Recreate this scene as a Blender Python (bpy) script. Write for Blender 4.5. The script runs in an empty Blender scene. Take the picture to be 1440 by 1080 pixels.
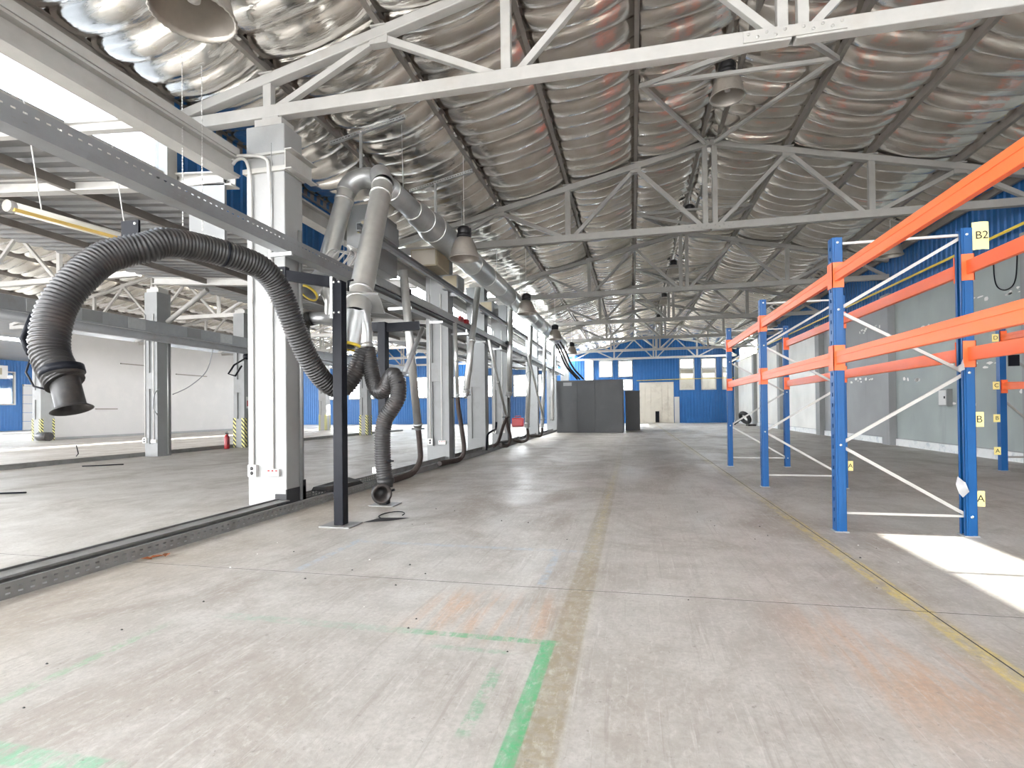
import bpy, bmesh, math, random
from mathutils import Vector, Matrix
random.seed(7)
S = bpy.context.scene
COL = S.collection

# ------------------------------------------------------------------ camera
cam_d = bpy.data.cameras.new('camera')
cam = bpy.data.objects.new('camera', cam_d); COL.objects.link(cam)
YAW, PIT, ROL, FPX, CYPX = 0.22189, -0.00916, -0.011144, 754.77, 569.3
def cam_rows():
    B = Matrix(((1,0,0),(0,0,-1),(0,1,0)))
    c, s = math.cos(YAW), math.sin(YAW); Rz = Matrix(((c,s,0),(-s,c,0),(0,0,1)))
    c, s = math.cos(PIT), math.sin(PIT); Rx = Matrix(((1,0,0),(0,c,-s),(0,s,c)))
    c, s = math.cos(ROL), math.sin(ROL); Rr = Matrix(((c,-s,0),(s,c,0),(0,0,1)))
    return Rr @ Rx @ B @ Rz
_M = cam_rows()
cam.matrix_world = Matrix(((_M[0][0], -_M[1][0], -_M[2][0], 0),
                           (_M[0][1], -_M[1][1], -_M[2][1], 0),
                           (_M[0][2], -_M[1][2], -_M[2][2], 1.2), (0,0,0,1)))
cam_d.sensor_width = 36; cam_d.lens = FPX/1440*36
cam_d.shift_y = (CYPX-540)/1440
cam_d.clip_start = 0.05; cam_d.clip_end = 300
S.camera = cam

# ------------------------------------------------------------------ world, sun, exposure
w = bpy.data.worlds.new('world'); S.world = w; w.use_nodes = True
bg = w.node_tree.nodes['Background']
bg.inputs[0].default_value = (0.97, 0.98, 1.0, 1); bg.inputs[1].default_value = 16.0
S.view_settings.view_transform = 'Standard'; S.view_settings.look = 'None'
S.view_settings.gamma = 1; S.view_settings.use_curve_mapping = False
S.view_settings.exposure = 1.15
sun_d = bpy.data.lights.new('sun', 'SUN'); sun_d.energy = 17; sun_d.angle = math.radians(0.6); sun_d.color = (1, .95, .86)
sun = bpy.data.objects.new('sun', sun_d); COL.objects.link(sun)
sun.rotation_euler = Vector((-1.0, 0.0, -0.70)).to_track_quat('-Z', 'Y').to_euler()
def portal(cx, cy, cz, sx, sy, direction):
    d = bpy.data.lights.new('daylight_portal', 'AREA'); d.shape = 'RECTANGLE'; d.size = sx; d.size_y = sy
    d.cycles.is_portal = True
    o = bpy.data.objects.new('daylight_portal', d); COL.objects.link(o); o.location = (cx, cy, cz)
    o.rotation_euler = Vector(direction).to_track_quat('-Z', 'Y').to_euler()

# ------------------------------------------------------------------ materials
def nmat(name):
    m = bpy.data.materials.new(name); m.use_nodes = True
    return m, m.node_tree.nodes, m.node_tree.links
def mat(name, col, rough=.6, metal=0, var=.12, scale=6, bump=0, bscale=40, dirt=None, dirt_amt=.4, dscale=2.5, spec=.5):
    m, N, L = nmat(name); b = N['Principled BSDF']
    b.inputs['Roughness'].default_value = rough; b.inputs['Metallic'].default_value = metal
    b.inputs['Specular IOR Level'].default_value = spec
    tc = N.new('ShaderNodeTexCoord')
    ns = N.new('ShaderNodeTexNoise'); ns.inputs['Scale'].default_value = scale; ns.inputs['Detail'].default_value = 4
    L.new(tc.outputs['Object'], ns.inputs['Vector'])
    mx = N.new('ShaderNodeMix'); mx.data_type = 'RGBA'
    mx.inputs[6].default_value = tuple(c*(1-var) for c in col)+(1,)
    mx.inputs[7].default_value = tuple(min(1, c*(1+var)) for c in col)+(1,)
    L.new(ns.outputs['Fac'], mx.inputs[0]); out = mx.outputs[2]
    if dirt:
        n2 = N.new('ShaderNodeTexNoise'); n2.inputs['Scale'].default_value = dscale; n2.inputs['Detail'].default_value = 6
        n2.inputs['Roughness'].default_value = .65
        L.new(tc.outputs['Object'], n2.inputs['Vector'])
        rp = N.new('ShaderNodeMapRange'); rp.inputs[1].default_value = .52; rp.inputs[2].default_value = .72; rp.inputs[4].default_value = dirt_amt
        L.new(n2.outputs['Fac'], rp.inputs[0])
        m2 = N.new('ShaderNodeMix'); m2.data_type = 'RGBA'; m2.inputs[7].default_value = dirt+(1,)
        L.new(rp.outputs[0], m2.inputs[0]); L.new(out, m2.inputs[6]); out = m2.outputs[2]
    L.new(out, b.inputs['Base Color'])
    if bump:
        n3 = N.new('ShaderNodeTexNoise'); n3.inputs['Scale'].default_value = bscale; n3.inputs['Detail'].default_value = 3
        L.new(tc.outputs['Object'], n3.inputs['Vector'])
        bp = N.new('ShaderNodeBump'); bp.inputs['Strength'].default_value = bump; bp.inputs['Distance'].default_value = .02
        L.new(n3.outputs['Fac'], bp.inputs['Height']); L.new(bp.outputs[0], b.inputs['Normal'])
    return m
M = dict(
  white_steel = mat('white_steel', (.43,.42,.395), .5, dirt=(.35,.3,.25), dirt_amt=.35),
  grey_steel  = mat('grey_steel', (.29,.28,.26), .5, dirt=(.2,.17,.14), dirt_amt=.3),
  purlin      = mat('purlin', (.21,.19,.17), .5, dirt=(.12,.08,.06), dirt_amt=.4),
  galv        = mat('galvanised', (.60,.60,.58), .3, .8, var=.12, scale=9, bump=.05, bscale=8),
  galv_dull   = mat('galvanised_dull', (.46,.47,.47), .4, .7, var=.15, scale=12),
  tray        = mat('tray_steel', (.34,.35,.36), .45, .6, var=.15, scale=5, dirt=(.2,.17,.13), dirt_amt=.4),
  dark_tray   = mat('floor_tray', (.26,.26,.255), .5, .45, var=.2, scale=7, dirt=(.12,.1,.08), dirt_amt=.6),
  black       = mat('black_steel', (.009,.010,.014), .4, .0, var=.2, dirt=(.025,.025,.03), dirt_amt=.3, spec=.12),
  rubber      = mat('black_rubber', (.014,.0135,.0135), .5, var=.25, dirt=(.075,.055,.045), dirt_amt=.7),
  hose        = mat('hose_fabric', (.026,.025,.025), .38, var=.3, scale=10, dirt=(.06,.042,.034), dirt_amt=.75, dscale=3),
  brown_hose  = mat('brown_hose', (.04,.028,.024), .6, var=.2),
  blue        = mat('rack_blue', (.005,.075,.235), .38, .0, var=.12, dirt=(.02,.085,.22), dirt_amt=.4, spec=.35),
  orange      = mat('rack_orange', (.90,.145,.04), .42, 0, var=.05, scale=3, dirt=(.7,.16,.06), dirt_amt=.4),
  clad        = mat('blue_cladding', (.006,.10,.30), .42, .0, var=.12, scale=2, dirt=(.03,.12,.32), dirt_amt=.4),
  yellow      = mat('yellow_paint', (.62,.46,.05), .45, var=.1),
  sign        = mat('sign_yellow', (.85,.72,.28), .5, var=.05),
  ink         = mat('sign_ink', (.012,.012,.012), .6, var=.1),
  plaster_w   = mat('white_plaster', (.45,.44,.43), .7, var=.05, scale=1.2, dirt=(.55,.53,.5), dirt_amt=.3, dscale=1.1, bump=.1, bscale=30),
  conc_w      = mat('painted_concrete', (.31,.312,.305), .6, var=.07, scale=3, dirt=(.27,.26,.245), dirt_amt=.5, bump=.12, bscale=26),
  conc_g      = mat('grey_concrete', (.245,.25,.25), .65, var=.1, scale=3, dirt=(.19,.185,.175), dirt_amt=.5, bump=.12, bscale=26),
  booth       = mat('booth_steel', (.05,.052,.054), .42, .2, var=.15, scale=1.5, dirt=(.09,.09,.09), dirt_amt=.4, dscale=1),
  tan         = mat('tan_board', (.34,.29,.2), .6, var=.12),
  panel_grey  = mat('grey_panel', (.24,.245,.245), .5, .2, var=.08),
  pvc         = mat('white_plastic', (.58,.57,.55), .4, var=.04),
  brace_steel = mat('brace_zinc', (.44,.43,.41), .45, .3, var=.08),
  door_conc   = mat('door_board', (.52,.48,.41), .7, var=.12, scale=2, dirt=(.3,.25,.2), dirt_amt=.5, dscale=1.5),
  red         = mat('red_paint', (.3,.008,.012), .35, var=.08),
  reflector   = mat('lamp_reflector', (.43,.395,.35), .4, .6, var=.1, scale=20),
  lamp_black  = mat('lamp_housing', (.014,.013,.014), .45, var=.2),
  lamp_glass  = mat('lamp_glass', (.62,.58,.53), .25, 0, var=.05),
  tube_cover  = mat('tube_diffuser', (.78,.76,.68), .35, var=.05),
  tube_amber  = mat('tube_amber', (.72,.5,.14), .5, var=.08),
  leaf        = mat('dry_leaf', (.32,.1,.03), .7, var=.3, scale=30),
  roof_metal  = mat('roof_sheet', (.18,.18,.18), .55, .3, var=.15, scale=2, dirt=(.24,.17,.1), dirt_amt=.4, dscale=1.2),
  putty       = mat('white_putty', (.78,.77,.74), .8, var=.05),
  base_white  = mat('chipped_base', (.68,.69,.69), .8, var=.1, scale=8, dirt=(.3,.36,.42), dirt_amt=.8, dscale=5),
  hazard_y    = mat('hazard_yellow', (.62,.56,.1), .6, var=.1),
  outside     = mat('outside_wall', (.06,.055,.045), .8, var=.3, scale=.8),
  dark_matte        = mat('dark_matte_paint', (.03,.03,.032), .7, var=.3),
  plastic_bag = mat('plastic_film', (.34,.34,.35), .3, var=.1),
)
def glass_mat(name='window_glass', tint=(.93,.96,.97,1)):
    m, N, L = nmat(name); b = N['Principled BSDF']
    out = N['Material Output']; tr = N.new('ShaderNodeBsdfTransparent'); tr.inputs[0].default_value = tint
    gl = N.new('ShaderNodeBsdfGlossy'); gl.inputs['Roughness'].default_value = .05
    mx = N.new('ShaderNodeMixShader'); mx.inputs[0].default_value = .08
    L.new(tr.outputs[0], mx.inputs[1]); L.new(gl.outputs[0], mx.inputs[2]); L.new(mx.outputs[0], out.inputs[0])
    return m
M['glass'] = glass_mat()
M['dimming_glass'] = glass_mat('dimming_glass', (.5,.53,.56,1))  # tinted darker to cut the daylight falling on the near foil
def foil_mat():
    m, N, L = nmat('foil_insulation'); b = N['Principled BSDF']
    b.inputs['Metallic'].default_value = 1.0; b.inputs['Roughness'].default_value = .13
    tc = N.new('ShaderNodeTexCoord')
    n1 = N.new('ShaderNodeTexNoise'); n1.inputs['Scale'].default_value = 1.3; n1.inputs['Detail'].default_value = 5
    L.new(tc.outputs['Object'], n1.inputs['Vector'])
    rp = N.new('ShaderNodeValToRGB'); rp.color_ramp.elements[0].position = .35; rp.color_ramp.elements[1].position = .65
    rp.color_ramp.elements[0].color = (.72,.68,.63,1); rp.color_ramp.elements[1].color = (.92,.895,.85,1)
    L.new(n1.outputs['Fac'], rp.inputs[0]); L.new(rp.outputs[0], b.inputs['Base Color'])
    mp = N.new('ShaderNodeMapping'); mp.inputs['Scale'].default_value = (3, 22, 3)
    L.new(tc.outputs['Object'], mp.inputs[0])
    n2 = N.new('ShaderNodeTexNoise'); n2.inputs['Scale'].default_value = 1.4; n2.inputs['Detail'].default_value = 4
    n2.inputs['Distortion'].default_value = .6
    L.new(mp.outputs[0], n2.inputs['Vector'])
    bp = N.new('ShaderNodeBump'); bp.inputs['Strength'].default_value = .3; bp.inputs['Distance'].default_value = .02
    L.new(n2.outputs['Fac'], bp.inputs['Height']); L.new(bp.outputs[0], b.inputs['Normal'])
    return m
M['foil'] = foil_mat()
def hazard_mat():
    m, N, L = nmat('hazard_stripes'); b = N['Principled BSDF']; b.inputs['Roughness'].default_value = .6
    g = N.new('ShaderNodeNewGeometry'); sp = N.new('ShaderNodeSeparateXYZ'); L.new(g.outputs['Position'], sp.inputs[0])
    def mt(op, a, c):
        n = N.new('ShaderNodeMath'); n.operation = op
        for i, v in enumerate((a, c)):
            if isinstance(v, (int, float)): n.inputs[i].default_value = v
            else: L.new(v, n.inputs[i])
        return n.outputs[0]
    s = mt('ADD', mt('ADD', sp.outputs[0], sp.outputs[1]), sp.outputs[2])
    f = mt('GREATER_THAN', mt('FRACT', mt('MULTIPLY', s, 7.0), 0), .5)
    mx = N.new('ShaderNodeMix'); mx.data_type = 'RGBA'; mx.inputs[6].default_value = (.03,.03,.03,1); mx.inputs[7].default_value = (.62,.58,.2,1)
    L.new(f, mx.inputs[0]); L.new(mx.outputs[2], b.inputs['Base Color'])
    return m
M['hazard'] = hazard_mat()
def floor_mat():
    m, N, L = nmat('worn_concrete_floor'); b = N['Principled BSDF']
    g = N.new('ShaderNodeNewGeometry'); sp = N.new('ShaderNodeSeparateXYZ'); L.new(g.outputs['Position'], sp.inputs[0])
    X, Y = sp.outputs[0], sp.outputs[1]
    def mt(op, *a):
        n = N.new('ShaderNodeMath'); n.operation = op
        for i, v in enumerate(a):
            if isinstance(v, (int, float)): n.inputs[i].default_value = v
            else: L.new(v, n.inputs[i])
        return n.outputs[0]
    def rng(v, a, c, lo=0., hi=1.):
        n = N.new('ShaderNodeMapRange'); n.interpolation_type = 'SMOOTHSTEP'
        n.inputs[1].default_value = a; n.inputs[2].default_value = c; n.inputs[3].default_value = lo; n.inputs[4].default_value = hi
        L.new(v, n.inputs[0]); return n.outputs[0]
    def noise(sc, det=5, rough=.6, scale=(1,1,1), dist=0):
        mp = N.new('ShaderNodeMapping'); mp.inputs['Scale'].default_value = scale; L.new(g.outputs['Position'], mp.inputs[0])
        n = N.new('ShaderNodeTexNoise'); n.inputs['Scale'].default_value = sc; n.inputs['Detail'].default_value = det
        n.inputs['Roughness'].default_value = rough; n.inputs['Distortion'].default_value = dist
        L.new(mp.outputs[0], n.inputs['Vector']); return n.outputs['Fac']
    def mix(f, a, c):
        n = N.new('ShaderNodeMix'); n.data_type = 'RGBA'
        if isinstance(f, (int, float)): n.inputs[0].default_value = f
        else: L.new(f, n.inputs[0])
        for i, v in ((6, a), (7, c)):
            if isinstance(v, tuple): n.inputs[i].default_value = v+(1,)
            else: L.new(v, n.inputs[i])
        return n.outputs[2]
    def band(v, a, c, s=.012): return mt('MULTIPLY', rng(v, a-s, a+s), rng(v, c-s, c+s, 1., 0.))
    def mul(*a):
        r = a[0]
        for q in a[1:]: r = mt('MULTIPLY', r, q)
        return r
    big = noise(.45, 4, .55); med = noise(2.2, 6, .65); fine = noise(38, 3, .7); streak = noise(1.6, 5, .6, (5, .45, 1), .4)
    xs = noise(1.1, 6, .62, (.8, 1.7, 1), .5)
    col = mix(rng(med, .3, .7), (.35,.325,.295), (.48,.46,.43))
    col = mix(rng(streak, .5, .72, 0, .35), col, (.30,.265,.245))
    col = mix(rng(xs, .55, .75, 0, .22), col, (.60,.585,.56))
    # oil-brown worn area along the extraction row
    zone = mul(rng(X, -4.2, -3.2), rng(X, -2.2, .6, 1, 0), rng(Y, 4.6, 7.5), rng(Y, 16, 30, 1, .5))
    col = mix(mul(zone, rng(xs, .36, .62), .55), col, (.19,.135,.10))
    col = mix(mul(rng(Y, 5.5, 10), rng(X, -3.6, -2.6), rng(med, .35, .7, .08, .3)), col, (.30,.235,.19))  # mid-hall floor tone: brown wear plus some of the dimmer light painted in
    edge = mul(rng(X, -4.05, -3.9), rng(X, -3.7, -2.5, 1, 0), rng(big, .35, .6, .2, .55))
    col = mix(edge, col, (.34,.27,.19))
    # rusty orange scuffs
    rz = mt('ADD', mul(band(X, -1.3, -.4, .2), band(Y, 2.75, 3.4, .2)), mul(band(X, .9, 1.6, .3), band(Y, 2.3, 3.5, .4)))
    col = mix(mul(rz, rng(streak, .40, .60), .65), col, (.50,.29,.16))
    blot = noise(.9, 7, .7, (1, .6, 1), .8)
    col = mix(rng(blot, .47, .66, 0, .6), col, (.265,.225,.19))
    col = mix(rng(noise(1.7, 7, .72, (.7, 1.2, 1), .4), .54, .7, 0, .4), col, (.56,.54,.51))
    scr = noise(3, 4, .8, (14, .5, 1), .2)
    col = mix(rng(scr, .57, .68, 0, .45), col, (.58,.565,.54))
    col = mix(rng(noise(2.2, 4, .8, (9, .35, 1), .15), .55, .66, 0, .4), col, (.25,.215,.19))
    n1 = rng(noise(14, 5, .7), .38, .6); n2 = rng(noise(6, 6, .75, (2.5, .8, 1)), .36, .62)
    # paint
    col = mix(mul(band(X, -.43, -.27), rng(Y, 1, 14, 1, .25), rng(n1, 0, 1, .55, .95), .85), col, (.25,.20,.115))
    col = mix(mul(band(X, -.38, -.31, .02), rng(Y, 3, 6), rng(Y, 9, 14, 1, .2), n2, .5), col, (.45,.37,.15))
    col = mix(mul(band(X, 1.50, 1.70, .03), rng(n1, 0, 1, .2, .7), .8), col, (.30,.25,.17))
    col = mix(mul(band(X, 1.57, 1.69), rng(Y, 4, 9, 1, .35), n2, .85), col, (.60,.48,.12))
    green = (.06,.36,.15)
    gm = mul(band(X, -.475, -.405, .005), band(Y, .5, 2.77, .006), rng(n2, 0, 1, .7, 1))
    col = mix(mul(gm, .9), col, green)
    col = mix(mul(band(Y, 2.715, 2.77, .006), band(X, -1.25, -.405, .05), n2, .85), col, green)
    col = mix(mul(band(Y, 2.70, 2.78, .01), band(X, -2.4, -1.1, .1), n1, .4), col, (.2,.38,.27))
    col = mix(mul(band(Y, 2.57, 2.61, .01), band(X, -1.0, -.6, .05), n1, .6), col, (.16,.36,.22))
    col = mix(mul(band(X, -.66, -.60, .006), band(Y, 1.9, 2.42, .03), n1, .75), col, (.14,.34,.2))
    col = mix(mul(band(X, -2.64, -2.58, .01), band(Y, 1.6, 2.5, .2), n1, .6), col, (.2,.38,.22))
    col = mix(mul(band(Y, 1.42, 1.52, .01), band(X, -2.6, -1.75, .08), n2, .75), col, (.15,.44,.26))
    blue = (.33,.41,.5)
    col = mix(mul(band(X, -2.54, -2.47, .01), band(Y, 3.62, 4.6, .04), n1, .8), col, blue)
    col = mix(mul(band(Y, 4.50, 4.58, .01), band(X, -2.5, -.4, .05), n1, .6), col, blue)
    col = mix(mul(band(X, -.66, -.60, .01), band(Y, 3.62, 4.5, .04), n1, .7), col, blue)
    # fine grain and chips
    col = mix(rng(fine, .35, .7, 0, .42), col, (.27,.25,.225))
    col = mix(rng(noise(17, 6, .75, (1.6,.7,1), .3), .5, .68, 0, .4), col, (.55,.53,.5))
    col = mix(rng(noise(23, 4, .7), .62, .7, 0, .6), col, (.2,.18,.16))
    chips = rng(noise(9, 8, .8, (1, 1, 1), 1.0), .64, .70, 0, .6)
    col = mix(chips, col, (.66,.65,.62))
    L.new(col, b.inputs['Base Color'])
    L.new(rng(blot, .3, .7, .34, .62), b.inputs['Roughness'])
    bp = N.new('ShaderNodeBump'); bp.inputs['Strength'].default_value = .12; bp.inputs['Distance'].default_value = .01
    L.new(fine, bp.inputs['Height']); L.new(bp.outputs[0], b.inputs['Normal'])
    return m
M['floor'] = floor_mat()
def wall_panel_mat(name, col, smear=True):
    m, N, L = nmat(name); b = N['Principled BSDF']; b.inputs['Roughness'].default_value = .6
    g = N.new('ShaderNodeNewGeometry')
    def noise(sc, det, scale):
        mp = N.new('ShaderNodeMapping'); mp.inputs['Scale'].default_value = scale; L.new(g.outputs['Position'], mp.inputs[0])
        n = N.new('ShaderNodeTexNoise'); n.inputs['Scale'].default_value = sc; n.inputs['Detail'].default_value = det
        L.new(mp.outputs[0], n.inputs['Vector']); return n.outputs['Fac']
    def rng(v, a, c, lo, hi):
        n = N.new('ShaderNodeMapRange'); n.inputs[1].default_value = a; n.inputs[2].default_value = c
        n.inputs[3].default_value = lo; n.inputs[4].default_value = hi; L.new(v, n.inputs[0]); return n.outputs[0]
    def mix(f, a, c):
        n = N.new('ShaderNodeMix'); n.data_type = 'RGBA'; L.new(f, n.inputs[0])
        for i, v in ((6, a), (7, c)):
            if isinstance(v, tuple): n.inputs[i].default_value = v+(1,)
            else: L.new(v, n.inputs[i])
        return n.outputs[2]
    c = mix(rng(noise(.7, 4, (1,1,1)), .3, .7, 0, 1), tuple(q*.88 for q in col), tuple(q*1.1 for q in col))
    c = mix(rng(noise(.9, 5, (1,2.2,.5)), .6, .78, 0, .5), c, tuple(q*.65 for q in col))
    L.new(c, b.inputs['Base Color']); return m
M['wall_grey'] = wall_panel_mat('wall_grey_paint', (.255,.258,.262))
M['wall_green'] = wall_panel_mat('wall_greenish_paint', (.30,.335,.325))
M['wall_pale'] = wall_panel_mat('wall_pale_paint', (.64,.63,.6))

# ------------------------------------------------------------------ mesh helpers
ORG = {}
def reg(o, parent, org):
    COL.objects.link(o)
    if parent is not None:
        o.parent = parent
    ORG[o] = org
    return o
def tag(o, label=None, cat=None, group=None, kind=None):
    if label: o['label'] = label
    if cat: o['category'] = cat
    if group: o['group'] = group
    if kind: o['kind'] = kind
    return o
def thing(name, loc, label, cat, group=None):
    o = bpy.data.objects.new(name, None); o.empty_display_size = .1
    o.location = loc; COL.objects.link(o); ORG[o] = Vector(loc)
    return tag(o, label, cat, group)
class MB:
    def __init__(s): s.v = []; s.f = []; s.sm = []
    def add(s, vs, fs, smooth=False):
        k = len(s.v); s.v += [tuple(p) for p in vs]
        for f in fs: s.f.append([i+k for i in f]); s.sm.append(smooth)
        return s
    def box(s, a, b):
        x0,y0,z0 = [min(p,q) for p,q in zip(a,b)]; x1,y1,z1 = [max(p,q) for p,q in zip(a,b)]
        return s.add([(x0,y0,z0),(x1,y0,z0),(x1,y1,z0),(x0,y1,z0),(x0,y0,z1),(x1,y0,z1),(x1,y1,z1),(x0,y1,z1)],
              [(0,3,2,1),(4,5,6,7),(0,1,5,4),(1,2,6,5),(2,3,7,6),(3,0,4,7)])
    def bar(s, p, q, w, h, up=(0,0,1)):
        p, q = Vector(p), Vector(q); d = (q-p).normalized(); u = Vector(up)
        if abs(d.dot(u)) > .98: u = Vector((0,1,0))
        r = d.cross(u).normalized()*w/2; t = r.cross(d).normalized()*h/2
        vs = [c+a*r+b*t for c in (p,q) for a,b in ((-1,-1),(1,-1),(1,1),(-1,1))]
        return s.add(vs, [(0,1,2,3),(7,6,5,4),(0,4,5,1),(1,5,6,2),(2,6,7,3),(3,7,4,0)])
    def prof(s, p, q, pts, up=(0,0,1), closed=True):
        """extrude a 2-D outline (right, up) from p to q"""
        p, q = Vector(p), Vector(q); d = (q-p).normalized(); u = Vector(up)
        if abs(d.dot(u)) > .98: u = Vector((0,1,0))
        r = d.cross(u).normalized(); t = r.cross(d).normalized(); n = len(pts)
        vs = [c+r*a+t*b for c in (p,q) for a,b in pts]
        fs = [(i,(i+1)%n,n+(i+1)%n,n+i) for i in range(n if closed else n-1)]
        if closed: fs += [tuple(range(n))[::-1], tuple(range(n,2*n))]
        return s.add(vs, fs)
    def ibeam(s, p, q, w, h, t=.015, up=(0,0,1)):
        W, H, k = w/2, h/2, t/2
        return s.prof(p, q, [(-W,-H),(W,-H),(W,-H+t),(k,-H+t),(k,H-t),(W,H-t),(W,H),(-W,H),(-W,H-t),(-k,H-t),(-k,-H+t),(-W,-H+t)], up)
    def angle(s, p, q, a, t=.01, up=(0,0,1), flip=1):
        return s.prof(p, q, [(0,0),(flip*a,0),(flip*a,t),(flip*t,t),(flip*t,a),(0,a)], up)
    def chan(s, p, q, w, h, t=.008, up=(0,0,1), flip=1):
        W = w*flip
        return s.prof(p, q, [(0,-h/2),(W,-h/2),(W,-h/2+t),(t*flip,-h/2+t),(t*flip,h/2-t),(W,h/2-t),(W,h/2),(0,h/2)], up)
    def tube(s, pts, rad, n=12, caps=True, smooth=True):
        pts = [Vector(p) for p in pts]; m = len(pts)
        rads = rad if isinstance(rad, (list,tuple)) else [rad]*m
        t0 = (pts[1]-pts[0]).normalized(); u = t0.orthogonal().normalized(); vs = []
        for i, p in enumerate(pts):
            t = (pts[min(i+1,m-1)]-pts[max(i-1,0)])
            if t.length < 1e-6: t = t0
            t = t.normalized(); u = (u - t*u.dot(t))
            u = u.normalized() if u.length > 1e-6 else t.orthogonal().normalized(); v = t.cross(u)
            for k in range(n):
                a = 2*math.pi*k/n; vs.append(p+(u*math.cos(a)+v*math.sin(a))*rads[i])
        fs = [(i*n+k, i*n+(k+1)%n, (i+1)*n+(k+1)%n, (i+1)*n+k) for i in range(m-1) for k in range(n)]
        s.add(vs, fs, smooth)
        if caps:
            b = len(s.v)-len(vs)
            s.f.append([b+k for k in range(n)][::-1]); s.sm.append(False)
            s.f.append([b+(m-1)*n+k for k in range(n)]); s.sm.append(False)
        return s
    def lathe(s, c, prof, n=24, axis=(0,0,1), smooth=True):
        c = Vector(c); ax = Vector(axis).normalized(); u = ax.orthogonal().normalized(); v = ax.cross(u); vs = []
        for r, h in prof:
            for k in range(n):
                a = 2*math.pi*k/n; vs.append(c+ax*h+(u*math.cos(a)+v*math.sin(a))*r)
        m = len(prof)
        return s.add(vs, [(i*n+k, i*n+(k+1)%n, (i+1)*n+(k+1)%n, (i+1)*n+k) for i in range(m-1) for k in range(n)], smooth)
    def perf(s, o, du, dv, L, H, pitch, rows, slot_l, slot_h, t):
        """sheet of size L x H with a grid of slots, thickness t along du x dv"""
        o, du, dv = Vector(o), Vector(du).normalized(), Vector(dv).normalized(); nn = du.cross(dv)*t
        n = max(1, int(L/pitch)); P = L/n
        us = [0]
        for i in range(n): us += [i*P+(P-slot_l)/2, i*P+(P+slot_l)/2]
        us.append(L)
        vv = [0]
        for r in rows: vv += [r-slot_h/2, r+slot_h/2]
        vv.append(H)
        base = len(s.v); nu, nv = len(us), len(vv)
        for off in (Vector((0,0,0)), nn):
            for a in us:
                for b in vv: s.v.append(tuple(o+du*a+dv*b+off))
        hole = lambda i, j: i % 2 == 1 and j % 2 == 1
        for i in range(nu-1):
            for j in range(nv-1):
                if hole(i, j): continue
                q = [base+i*nv+j, base+(i+1)*nv+j, base+(i+1)*nv+j+1, base+i*nv+j+1]
                s.f.append(q[::-1]); s.sm.append(False)
                s.f.append([k+nu*nv for k in q]); s.sm.append(False)
        return s
    def mesh(s, name, m, org):
        me = bpy.data.meshes.new(name)
        me.from_pydata([(x-org[0], y-org[1], z-org[2]) for x,y,z in s.v], [], s.f)
        me.polygons.foreach_set('use_smooth', s.sm); me.materials.append(M[m]); me.update()
        return me
    def build(s, name, m, parent=None, loc=None, bevel=0):
        """link as ONE object; vertices are given in world space"""
        org = ORG[parent] if parent is not None else Vector(loc if loc is not None else (0,0,0))
        o = bpy.data.objects.new(name, s.mesh(name, m, org))
        if parent is None: o.location = org
        reg(o, parent, org)
        if bevel:
            b = o.modifiers.new('bevel', 'BEVEL'); b.width = bevel; b.segments = 2; b.limit_method = 'ANGLE'
        return o
def copy_tree(o, parent=None, shift=None):
    c = o.copy(); COL.objects.link(c); c.parent = parent
    if shift is not None: c.location = Vector(o.location)+Vector(shift)
    ORG[c] = ORG[o]+Vector(shift) if shift is not None else (ORG[parent] if parent else ORG[o])
    for ch in [x for x in o.children]: copy_tree(ch, c)
    return c
def smooth_path(pts, k=8):
    P = [Vector(p) for p in pts]; out = []
    for i in range(len(P)-1):
        p0, p1, p2, p3 = P[max(i-1,0)], P[i], P[i+1], P[min(i+2,len(P)-1)]
        for j in range(k):
            t = j/k
            out.append(.5*((2*p1)+(p2-p0)*t+(2*p0-5*p1+4*p2-p3)*t*t+(3*p1-p0-3*p2+p3)*t**3))
    out.append(P[-1]); return out
def resample(pts, step):
    out = [pts[0]]; acc = 0
    for a, b in zip(pts, pts[1:]):
        d = (b-a).length
        while acc+d >= step and d > 1e-9:
            a = a.lerp(b, (step-acc)/d); d = (b-a).length; out.append(a); acc = 0
        acc += d
    return out
def ribbed(mb, ctrl, r, pitch=.022, amp=.09, n=14):
    P = resample(smooth_path(ctrl, 10), pitch/4)
    mb.tube(P, [r*(1+amp*.8*math.cos(i*math.pi/2)) for i in range(len(P))], n, True, True)
    return mb
def text_mesh(body, size, loc, rot, name, parent, m='ink'):
    cu = bpy.data.curves.new('txt', 'FONT'); cu.body = body; cu.size = size; cu.align_x = 'CENTER'; cu.align_y = 'CENTER'; cu.extrude = .0008
    t = bpy.data.objects.new('txt', cu); COL.objects.link(t); bpy.context.view_layer.update()
    me = bpy.data.meshes.new_from_object(t.evaluated_get(bpy.context.evaluated_depsgraph_get()))
    bpy.data.objects.remove(t); me.materials.clear(); me.materials.append(M[m]); me.name = name
    mt = Matrix.Translation(Vector(loc)-ORG[parent]) @ rot.to_4x4(); me.transform(mt)
    o = bpy.data.objects.new(name, me); return reg(o, parent, ORG[parent])
# ================================================================== SETTING
def struct(o, label=None):
    o['kind'] = 'structure'
    if label: o['label'] = label
    return o
XR, SL = 1.7, .223
def zch(x): return 7.0-SL*abs(x-XR)            # centre line of the top chords
def zroof(x): return zch(x)+.26                # underside of the roof sheet
TY = [6.2*k+6.2 for k in range(-2, 7)]         # truss lines
YB, YF = -9.2, 44.9

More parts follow.
